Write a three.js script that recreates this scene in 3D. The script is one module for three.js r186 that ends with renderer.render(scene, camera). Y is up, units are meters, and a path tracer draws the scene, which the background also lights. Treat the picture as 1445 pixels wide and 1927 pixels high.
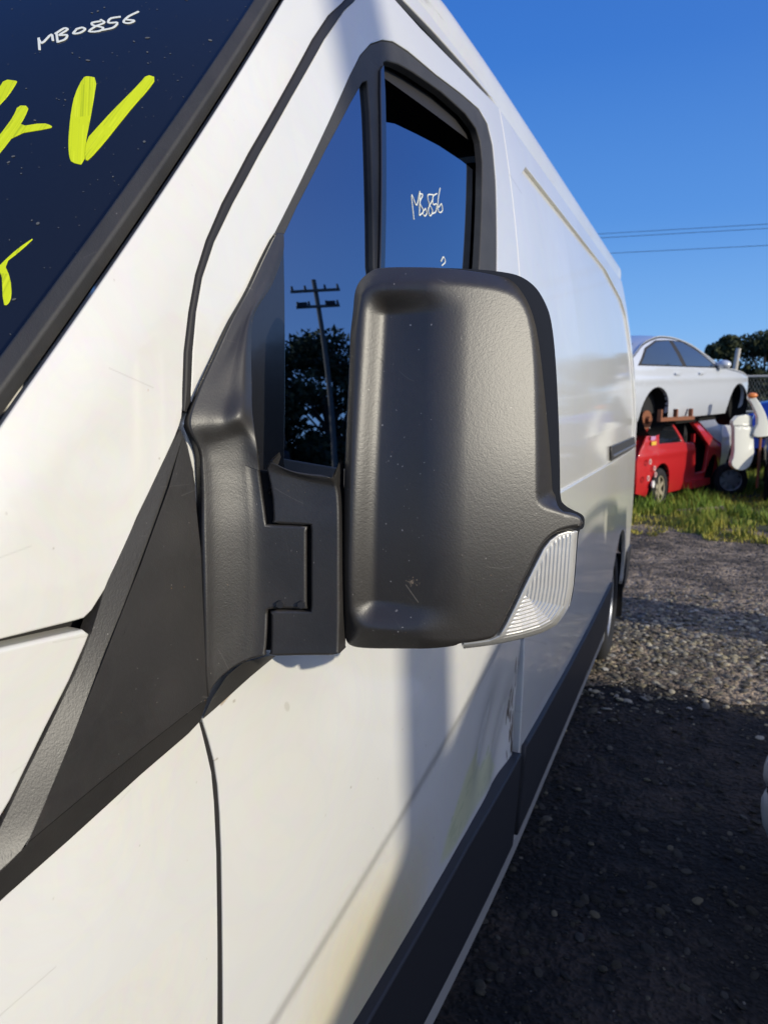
import * as THREE from 'three';
import { mergeGeometries } from 'three/addons/utils/BufferGeometryUtils.js';
import { ImprovedNoise } from 'three/addons/math/ImprovedNoise.js';

// ---------------------------------------------------------------- camera, sky, sun, exposure
const scene = new THREE.Scene();
const camera = new THREE.PerspectiveCamera(67.2, 0.75, 0.05, 600);
camera.position.set(0.40, 1.54, 0);
camera.lookAt(0.40 - 0.37632, 1.54 - 0.14567, -0.91497);
camera.focus = 0.86; camera.userData.fStop = 10.5;
const renderer = new THREE.WebGLRenderer({ antialias: true });
renderer.toneMapping = THREE.LinearToneMapping;
renderer.toneMappingExposure = 1.1;
renderer.shadowMap.enabled = true;
const SUN = new THREE.Vector3(0.937, 0.292, 0.19).normalize();
{
  const w = 512, h = 256, px = new Float32Array(w * h * 4), d = new THREE.Vector3();
  const stops = [[0, .32, .56, .89], [5, .20, .45, .87], [12, .098, .30, .76], [22, .046, .195, .64], [32, .032, .148, .56], [55, .028, .115, .45], [90, .022, .095, .37]];
  for (let j = 0; j < h; j++) for (let i = 0; i < w; i++) {
    const el = ((j + .5) / h - .5) * Math.PI, az = ((i + .5) / w - .5) * 2 * Math.PI;
    d.set(Math.cos(el) * Math.cos(az), Math.sin(el), Math.cos(el) * Math.sin(az));
    const e = Math.max(0, el * 180 / Math.PI);
    let k = 0; while (k < stops.length - 2 && e > stops[k + 1][0]) k++;
    let t = Math.min(1, Math.max(0, (e - stops[k][0]) / (stops[k + 1][0] - stops[k][0]))); 
    const c = [1, 2, 3].map(n => .9 * stops[k][n] + (stops[k + 1][n] - stops[k][n]) * t * .9);
    const a = Math.acos(Math.min(1, Math.max(-1, d.dot(SUN)))) * 180 / Math.PI;
    const g1 = .95 * Math.exp(-((a / 42) ** 2)), g2 = 1.2 * Math.exp(-((a / 12) ** 2));
    const p = (j * w + i) * 4;
    px[p] = c[0] + g1 + g2; px[p + 1] = c[1] + g1 * .9 + g2 * .92; px[p + 2] = c[2] + g1 * .7 + g2 * .75; px[p + 3] = 1;
  }
  const sky = new THREE.DataTexture(px, w, h, THREE.RGBAFormat, THREE.FloatType);
  sky.mapping = THREE.EquirectangularReflectionMapping; sky.magFilter = sky.minFilter = THREE.LinearFilter; sky.needsUpdate = true;
  scene.background = sky; scene.environment = sky;
}
const sun = new THREE.DirectionalLight(new THREE.Color(1, .925, .76), 2.85);
sun.position.copy(SUN).multiplyScalar(40); sun.castShadow = true; sun.shadow.radius = 1.6; sun.shadow.mapSize.set(2048, 2048);
Object.assign(sun.shadow.camera, { left: -16, right: 16, top: 16, bottom: -16, near: 1, far: 120 });
scene.add(sun, sun.target);

// ---------------------------------------------------------------- helpers
let seed = 7; const rnd = () => { seed = (seed * 1664525 + 1013904223) >>> 0; return seed / 4294967296; };
const rr = (a, b) => a + (b - a) * rnd();
const V = (x, y, z) => new THREE.Vector3(x, y, z);
const sst = (a, b, x) => { const t = Math.min(1, Math.max(0, (x - a) / (b - a))); return t * t * (3 - 2 * t); };
const noise = new ImprovedNoise();
const count = {};
function numbered(n) { const k = count[n] = (count[n] ?? -1) + 1; return k ? `${n}_${String(k).padStart(3, '0')}` : n; }
function tag(o, label, category, group, kind) { if (label) o.userData.label = label; if (category) o.userData.category = category; if (group) o.userData.group = group; if (kind) o.userData.kind = kind; return o; }
function base(name, p = [0, 0, 0], turn = 0) { const g = new THREE.Group(); g.name = numbered(name); g.position.set(...p); g.rotation.y = turn; scene.add(g); return g; }
function put(name, geo, m, parent) { const o = new THREE.Mesh(Array.isArray(geo) ? mergeGeometries(geo.map(plain)) : geo, m); o.name = parent === scene ? numbered(name) : name; o.castShadow = o.receiveShadow = true; parent.add(o); return o; }
function plain(g) { if (g.index) g = g.toNonIndexed(); for (const k of Object.keys(g.attributes)) if (!['position', 'normal', 'uv'].includes(k)) g.deleteAttribute(k); if (!g.attributes.uv) g.setAttribute('uv', new THREE.BufferAttribute(new Float32Array(g.attributes.position.count * 2), 2)); return g; }
const box = (w, h, d, x = 0, y = 0, z = 0) => new THREE.BoxGeometry(w, h, d).translate(x, y, z);
function bar(a, b, r0, r1 = r0, n = 10) { const d = b.clone().sub(a), g = new THREE.CylinderGeometry(r1, r0, d.length(), n); g.translate(0, d.length() / 2, 0); g.applyQuaternion(new THREE.Quaternion().setFromUnitVectors(V(0, 1, 0), d.normalize())); return g.translate(a.x, a.y, a.z); }

// A sheet with rounded, turned-in edges: an outline in two parameters laid on a surface surf(a, b).
class Sheet {
  constructor() { this.p = []; this.n = []; this.u = []; this.i = []; }
  vert(P, N, uv) { this.p.push(P.x, P.y, P.z); this.n.push(N.x, N.y, N.z); this.u.push(uv[0], uv[1]); return this.p.length / 3 - 1; }
  tri(a, b, c) {
    const q = k => V(this.p[3 * k], this.p[3 * k + 1], this.p[3 * k + 2]), m = V(this.n[3 * a] + this.n[3 * b] + this.n[3 * c], this.n[3 * a + 1] + this.n[3 * b + 1] + this.n[3 * c + 1], this.n[3 * a + 2] + this.n[3 * b + 2] + this.n[3 * c + 2]);
    const f = q(b).sub(q(a)).cross(q(c).sub(q(a)));
    if (f.dot(m) < 0) this.i.push(a, c, b); else this.i.push(a, b, c);
  }
  geometry() { const g = new THREE.BufferGeometry(); g.setAttribute('position', new THREE.Float32BufferAttribute(this.p, 3)); g.setAttribute('normal', new THREE.Float32BufferAttribute(this.n, 3)); g.setAttribute('uv', new THREE.Float32BufferAttribute(this.u, 2)); g.setIndex(this.i); return g; }
  // o: edge (longest edge), r (edge radius), depth, off, sa/sb (metres per unit of a/b), flip, holes, skip(a,b) true = no turned edge there, uv(P,a,b)
  add(outline, surf, o = {}) {
    const { edge = .03, r = .002, depth = .012, off = 0, sa = 1, sb = 1, flip = 1, holes = [], skip = null, uv = P => [P.x - P.z, P.y], smooth = 0 } = o;
    const E = 1e-4, pos = (a, b) => V(...surf(a, b));
    const nor = (a, b) => { const pa = pos(a + E / sa, b).sub(pos(a - E / sa, b)), pb = pos(a, b + E / sb).sub(pos(a, b - E / sb)); const n = pb.cross(pa); if (n.lengthSq() < 1e-30) n.set(1, 0, 0); return n.normalize().multiplyScalar(flip); };
    const dense = l => { const out = []; l.forEach((p, k) => { const q = l[(k + 1) % l.length], n = Math.max(1, Math.ceil(Math.hypot((q[0] - p[0]) * sa, (q[1] - p[1]) * sb) / edge)); for (let m = 0; m < n; m++) out.push([p[0] + (q[0] - p[0]) * m / n, p[1] + (q[1] - p[1]) * m / n]); }); return out; };
    const round = l => { if (!smooth) return l; for (let s = 0; s < smooth; s++) l = l.flatMap((p, k) => { const q = l[(k + 1) % l.length]; return [[p[0] * .75 + q[0] * .25, p[1] * .75 + q[1] * .25], [p[0] * .25 + q[0] * .75, p[1] * .25 + q[1] * .75]]; }); return l; };
    const loops = [outline, ...holes].map(l => { l = dense(round(l)); return l; });
    if (depth && o.inset !== false) loops.forEach((l, li) => {
      const area = l.reduce((s, p, k) => { const q = l[(k + 1) % l.length]; return s + (p[0] * q[1] - q[0] * p[1]) * sa * sb; }, 0), sg = (area > 0 ? 1 : -1) * (li ? -1 : 1);
      loops[li] = l.map((p, k) => { let a = l[(k + l.length - 1) % l.length], b = l[(k + 1) % l.length]; if (skip) { const sA = skip((a[0] + p[0]) / 2, (a[1] + p[1]) / 2), sB = skip((b[0] + p[0]) / 2, (b[1] + p[1]) / 2); if (sA && sB) return p; if (sA) a = p; else if (sB) b = p; } const dx = (b[0] - a[0]) * sa, dy = (b[1] - a[1]) * sb, L = Math.hypot(dx, dy) || 1; return [p[0] - sg * dy / L * r / sa, p[1] + sg * dx / L * r / sb]; });
    });
    const v2 = loops.map(l => l.map(p => new THREE.Vector2(p[0] * sa, p[1] * sb)));
    if (THREE.ShapeUtils.isClockWise(v2[0])) { v2[0].reverse(); loops[0].reverse(); }
    for (let k = 1; k < v2.length; k++) if (!THREE.ShapeUtils.isClockWise(v2[k])) { v2[k].reverse(); loops[k].reverse(); }
    let tris = THREE.ShapeUtils.triangulateShape(v2[0], v2.slice(1)); const pts = v2.flat().map(p => [p.x, p.y]);
    for (let it = 0; it < 12; it++) {
      const mid = new Map(), key = (a, b) => a < b ? a * 1e6 + b : b * 1e6 + a; let any = false;
      const len = (a, b) => Math.hypot(pts[a][0] - pts[b][0], pts[a][1] - pts[b][1]);
      const get = (a, b) => { if (len(a, b) <= edge * 1.02) return -1; const k = key(a, b); if (!mid.has(k)) { mid.set(k, pts.length); pts.push([(pts[a][0] + pts[b][0]) / 2, (pts[a][1] + pts[b][1]) / 2]); any = true; } return mid.get(k); };
      const out = [];
      for (const [a, b, c] of tris) {
        const x = get(a, b), y = get(b, c), z = get(c, a), n = (x >= 0) + (y >= 0) + (z >= 0);
        if (n === 0) out.push([a, b, c]);
        else if (n === 3) out.push([a, x, z], [x, b, y], [z, y, c], [x, y, z]);
        else if (n === 1) { if (x >= 0) out.push([a, x, c], [x, b, c]); else if (y >= 0) out.push([a, b, y], [a, y, c]); else out.push([a, b, z], [z, b, c]); }
        else { let [A, B, C, p, q] = x < 0 ? [c, a, b, z, y] : y < 0 ? [a, b, c, x, z] : [b, c, a, y, x];
          out.push([A, p, q]); if (len(p, C) < len(B, q)) out.push([p, B, C], [p, C, q]); else out.push([p, B, q], [B, C, q]); }
      }
      tris = out; if (!any) break;
    }
    const at = pts.map(([x, y]) => { const a = x / sa, b = y / sb, N = nor(a, b), P = pos(a, b).addScaledVector(N, off); return this.vert(P, N, uv(P, a, b)); });
    for (const t of tris) this.tri(at[t[0]], at[t[1]], at[t[2]]);
    if (!depth) return this;
    for (const l of loops) {
      const n = l.length, rows = l.map((p, k) => {
        let a = l[(k + n - 1) % n], b = l[(k + 1) % n]; if (skip) { const sk = (u, v) => skip((u[0] + v[0]) / 2, (u[1] + v[1]) / 2), sA = sk(a, p), sB = sk(p, b); if (sA && !sB) a = p; else if (sB && !sA) b = p; } let dx = (b[0] - a[0]) * sa, dy = (b[1] - a[1]) * sb; const L = Math.hypot(dx, dy) || 1; dx /= L; dy /= L;
        const ox = dy, oy = -dx, P = pos(p[0], p[1]), N = nor(p[0], p[1]), O = pos(p[0] + ox * 1e-4 / sa, p[1] + oy * 1e-4 / sb).sub(P); O.addScaledVector(N, -O.dot(N)); if (O.lengthSq() < 1e-20) O.set(0, 1, 0); O.normalize(); P.addScaledVector(N, off);
        const row = [[0, 0, 0], [.5, .1340 , .5], [.866, .5, .866], [1, 1, 1]].map(([s, c, m]) => { const Q = P.clone().addScaledVector(O, r * s).addScaledVector(N, -r * c), M = N.clone().multiplyScalar(Math.sqrt(1 - m * m)).addScaledVector(O, m); return this.vert(Q, M, uv(Q, p[0], p[1])); });
        const Q = P.clone().addScaledVector(O, r).addScaledVector(N, -Math.max(depth, r * 1.01)); row.push(this.vert(Q, O, uv(Q, p[0], p[1]))); return row;
      });
      for (let k = 0; k < n; k++) {
        const k2 = (k + 1) % n; if (skip && skip((l[k][0] + l[k2][0]) / 2, (l[k][1] + l[k2][1]) / 2)) continue;
        for (let m = 0; m < 4; m++) { this.tri(rows[k][m], rows[k2][m], rows[k2][m + 1]); this.tri(rows[k][m], rows[k2][m + 1], rows[k][m + 1]); }
      }
    }
    return this;
  }
  // strip between two polylines of equal count, given as points; flat-shaded facets with shared normal along the strip
  ruled(A, B, ref) {
    const F = []; for (let k = 0; k < A.length - 1; k++) { const N = A[k + 1].clone().sub(A[k]).cross(B[k].clone().sub(A[k])).add(B[k + 1].clone().sub(B[k]).cross(B[k + 1].clone().sub(A[k + 1]))); if (N.dot(ref) < 0) N.negate(); F.push(N); }
    const nv = A.map((_, k) => { const N = V(0, 0, 0); for (let m = -3; m < 3; m++) if (F[k + m]) N.add(F[k + m]); return N.normalize(); });
    const id = A.map((P, k) => [this.vert(P, nv[k], [P.x - P.z, P.y]), this.vert(B[k], nv[k], [B[k].x - B[k].z, B[k].y])]);
    for (let k = 0; k < A.length - 1; k++) { this.tri(id[k][0], id[k + 1][0], id[k + 1][1]); this.tri(id[k][0], id[k + 1][1], id[k][1]); }
    return this;
  }
}
const sheet = (outline, surf, o) => new Sheet().add(outline, surf, o).geometry();
function resample(l, n) { const P = l.map(p => V(...p)), L = [0]; for (let k = 1; k < P.length; k++) L.push(L[k - 1] + P[k].distanceTo(P[k - 1])); const out = []; for (let k = 0; k < n; k++) { const t = L.at(-1) * k / (n - 1); let m = 0; while (m < P.length - 2 && t > L[m + 1]) m++; out.push(P[m].clone().lerp(P[m + 1], (t - L[m]) / (L[m + 1] - L[m] || 1))); } return out; }
function cr(p0, p1, p2, p3, t) { const t2 = t * t, t3 = t2 * t; return .5 * (2 * p1 + (p2 - p0) * t + (2 * p0 - 5 * p1 + 4 * p2 - p3) * t2 + (3 * p1 - p0 - 3 * p2 + p3) * t3); }
// a smooth surface through a grid of points: a = column, b = row
function net(G) {
  const R = G.length, K = G[0].length, g = (i, j, d) => { const ii = Math.min(R - 1, Math.max(0, i)), jj = Math.min(K - 1, Math.max(0, j)); let v = G[ii][jj][d]; if (j < 0) v = 2 * G[ii][0][d] - G[ii][1][d]; if (j > K - 1) v = 2 * G[ii][K - 1][d] - G[ii][K - 2][d]; return v; };
  const gg = (i, j, d) => i < 0 ? 2 * g(0, j, d) - g(1, j, d) : i > R - 1 ? 2 * g(R - 1, j, d) - g(R - 2, j, d) : g(i, j, d);
  return (a, b) => { const j = Math.min(K - 2, Math.max(0, Math.floor(a))), i = Math.min(R - 2, Math.max(0, Math.floor(b))), s = a - j, t = b - i; return [0, 1, 2].map(d => { const c = [-1, 0, 1, 2].map(m => cr(gg(i + m, j - 1, d), gg(i + m, j, d), gg(i + m, j + 1, d), gg(i + m, j + 2, d), s)); return cr(c[0], c[1], c[2], c[3], t); }); };
}

// ---------------------------------------------------------------- textures and materials
function noiseMap(size, f, fn) { const d = new Uint8Array(size * size * 4); for (let j = 0; j < size; j++) for (let i = 0; i < size; i++) { const v = fn(i / size, j / size), p = (j * size + i) * 4; d[p] = v[0]; d[p + 1] = v[1]; d[p + 2] = v[2]; d[p + 3] = 255; } const t = new THREE.DataTexture(d, size, size); t.wrapS = t.wrapT = THREE.RepeatWrapping; t.magFilter = THREE.LinearFilter; t.minFilter = THREE.LinearMipmapLinearFilter; t.repeat.set(f, f); t.needsUpdate = true; return t; }
// tiling noise: blends shifted copies across the tile
function tile(u, v, s, z) { const n = (a, b) => noise.noise(a * s, b * s, z); const bx = sst(0, 1, u), by = sst(0, 1, v); return (n(u, v) * (1 - bx) + n(u - 1, v) * bx) * (1 - by) + (n(u, v - 1) * (1 - bx) + n(u - 1, v - 1) * bx) * by; }
// tiling value noise from a random lattice of n cells
const lat = {};
function vn(u, v, n, s = 0) { const L = lat[n + '_' + s] ??= Float32Array.from({ length: n * n }, () => rnd()); const x = u * n, y = v * n, i = Math.floor(x), j = Math.floor(y), fx = sst(0, 1, x - i), fy = sst(0, 1, y - j), g = (a, b) => L[((b % n + n) % n) * n + ((a % n + n) % n)]; return (g(i, j) * (1 - fx) + g(i + 1, j) * fx) * (1 - fy) + (g(i, j + 1) * (1 - fx) + g(i + 1, j + 1) * fx) * fy; }
const grain = noiseMap(1024, 1 / .16, (u, v) => { const h = .15 + .35 * vn(u, v, 110) + .3 * vn(u, v, 190) + .2 * vn(u, v, 60); const c = Math.max(0, Math.min(255, h * 255)); return [c, c, c]; });
const orange = noiseMap(256, 1 / .35, (u, v) => { const c = 128 + 90 * tile(u, v, 24, 9) + 40 * tile(u, v, 9, 2); return [c, c, c]; });
function canvas(w, h, draw, f = 1) { const c = document.createElement('canvas'); c.width = w; c.height = h; const x = c.getContext('2d'); draw(x, w, h); const t = new THREE.CanvasTexture(c); t.colorSpace = THREE.SRGBColorSpace; t.wrapS = t.wrapT = THREE.RepeatWrapping; t.repeat.set(f, f); return t; }
function plastic(x, w, h, o = {}) {
  x.fillStyle = o.base ?? '#302e2c'; x.fillRect(0, 0, w, h);
  for (let k = 0; k < 260; k++) { const X = rnd() * w, Y = rnd() * h, r = rr(.02, .12) * w, g = x.createRadialGradient(X, Y, 0, X, Y, r), c = rnd() < .5 ? '20,19,20' : '80,76,72'; g.addColorStop(0, `rgba(${c},${rr(.03, .13)})`); g.addColorStop(1, `rgba(${c},0)`); for (const ox of [-w, 0, w]) for (const oy of [-h, 0, h]) { x.setTransform(1, 0, 0, 1, ox, oy); x.fillStyle = g; x.fillRect(X - r, Y - r, 2 * r, 2 * r); } }
  x.setTransform(1, 0, 0, 1, 0, 0); x.lineCap = 'round';
  for (let k = 0; k < (o.scr ?? 60); k++) { const X = rnd() * w, Y = rnd() * h, a = rr(-.6, .5) + (rnd() < .2 ? 1 : 0), L = rr(.01, .09) * w; x.strokeStyle = `rgba(${rnd() < .75 ? '150,145,138' : '18,18,18'},${rr(.1, .45)})`; x.lineWidth = rr(.5, 1.5) * w / 1024; x.beginPath(); x.moveTo(X, Y); x.quadraticCurveTo(X + Math.cos(a) * L * .5 + rr(-6, 6), Y + Math.sin(a) * L * .5 + rr(-6, 6), X + Math.cos(a) * L, Y + Math.sin(a) * L); x.stroke(); }
  for (let k = 0; k < (o.specks ?? 130); k++) { x.fillStyle = `rgba(${rnd() < .8 ? '190,185,178' : '150,110,70'},${rr(.25, .8)})`; x.beginPath(); x.ellipse(rnd() * w, rnd() * h, rr(.5, 2) * w / 1024, rr(.5, 1.4) * w / 1024, rnd() * 3, 0, 7); x.fill(); }
}
const M = {};
const phys = o => new THREE.MeshPhysicalMaterial(o), std = o => new THREE.MeshStandardMaterial(o);
M.plastic = phys({ name: 'black_plastic', map: canvas(1024, 1024, (x, w, h) => plastic(x, w, h), 2), roughness: .44, bumpMap: grain, bumpScale: .00014, ior: 1.62 });
M.trim = phys({ name: 'rubber_trim', map: canvas(512, 512, (x, w, h) => plastic(x, w, h, { base: '#3b3a38', scr: 90, specks: 60 }), 2.5), roughness: .62, bumpMap: grain, bumpScale: .0002 });
M.gloss = phys({ name: 'gloss_black', color: new THREE.Color(.014, .014, .016), roughness: .22, clearcoat: .6, clearcoatRoughness: .06 });
M.seal = std({ name: 'black_rubber', color: new THREE.Color(.018, .016, .015), roughness: .6 });
const WHITE = [.80, .785, .735];
function paintTex(w, h, draw) { return canvas(w, h, (x) => { x.fillStyle = '#d9d8d2'; x.fillRect(0, 0, w, h);
  for (let k = 0; k < 150; k++) { const X = rnd() * w, Y = rnd() * h, r = rr(.03, .2) * w, g = x.createRadialGradient(X, Y, 0, X, Y, r), c = rnd() < .5 ? '214,206,186' : '240,240,238'; g.addColorStop(0, `rgba(${c},${rr(.04, .16)})`); g.addColorStop(1, `rgba(${c},0)`); x.fillStyle = g; x.fillRect(X - r, Y - r, 2 * r, 2 * r); }
  for (let k = 0; k < 70; k++) { x.fillStyle = `rgba(${rnd() < .6 ? '120,110,90' : '160,120,80'},${rr(.15, .5)})`; x.beginPath(); x.ellipse(rnd() * w, rnd() * h, rr(.4, 1.6), rr(.4, 1.3), rnd() * 3, 0, 7); x.fill(); }
  for (let k = 0; k < 30; k++) { const X = rnd() * w, Y = rnd() * h, a = rr(-.5, .3), L = rr(.02, .15) * w; x.strokeStyle = `rgba(130,122,108,${rr(.12, .35)})`; x.lineWidth = rr(.5, 1); x.beginPath(); x.moveTo(X, Y); x.lineTo(X + Math.cos(a) * L, Y + Math.sin(a) * L); x.stroke(); }
  draw?.(x, w, h); }); }
const coat = map => phys({ name: 'white_paint', map, roughness: .40, clearcoat: .8, clearcoatRoughness: .06, bumpMap: orange, bumpScale: .00006 });
M.paint = coat(paintTex(1024, 1024));
M.side = coat(paintTex(1024, 1024));

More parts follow.
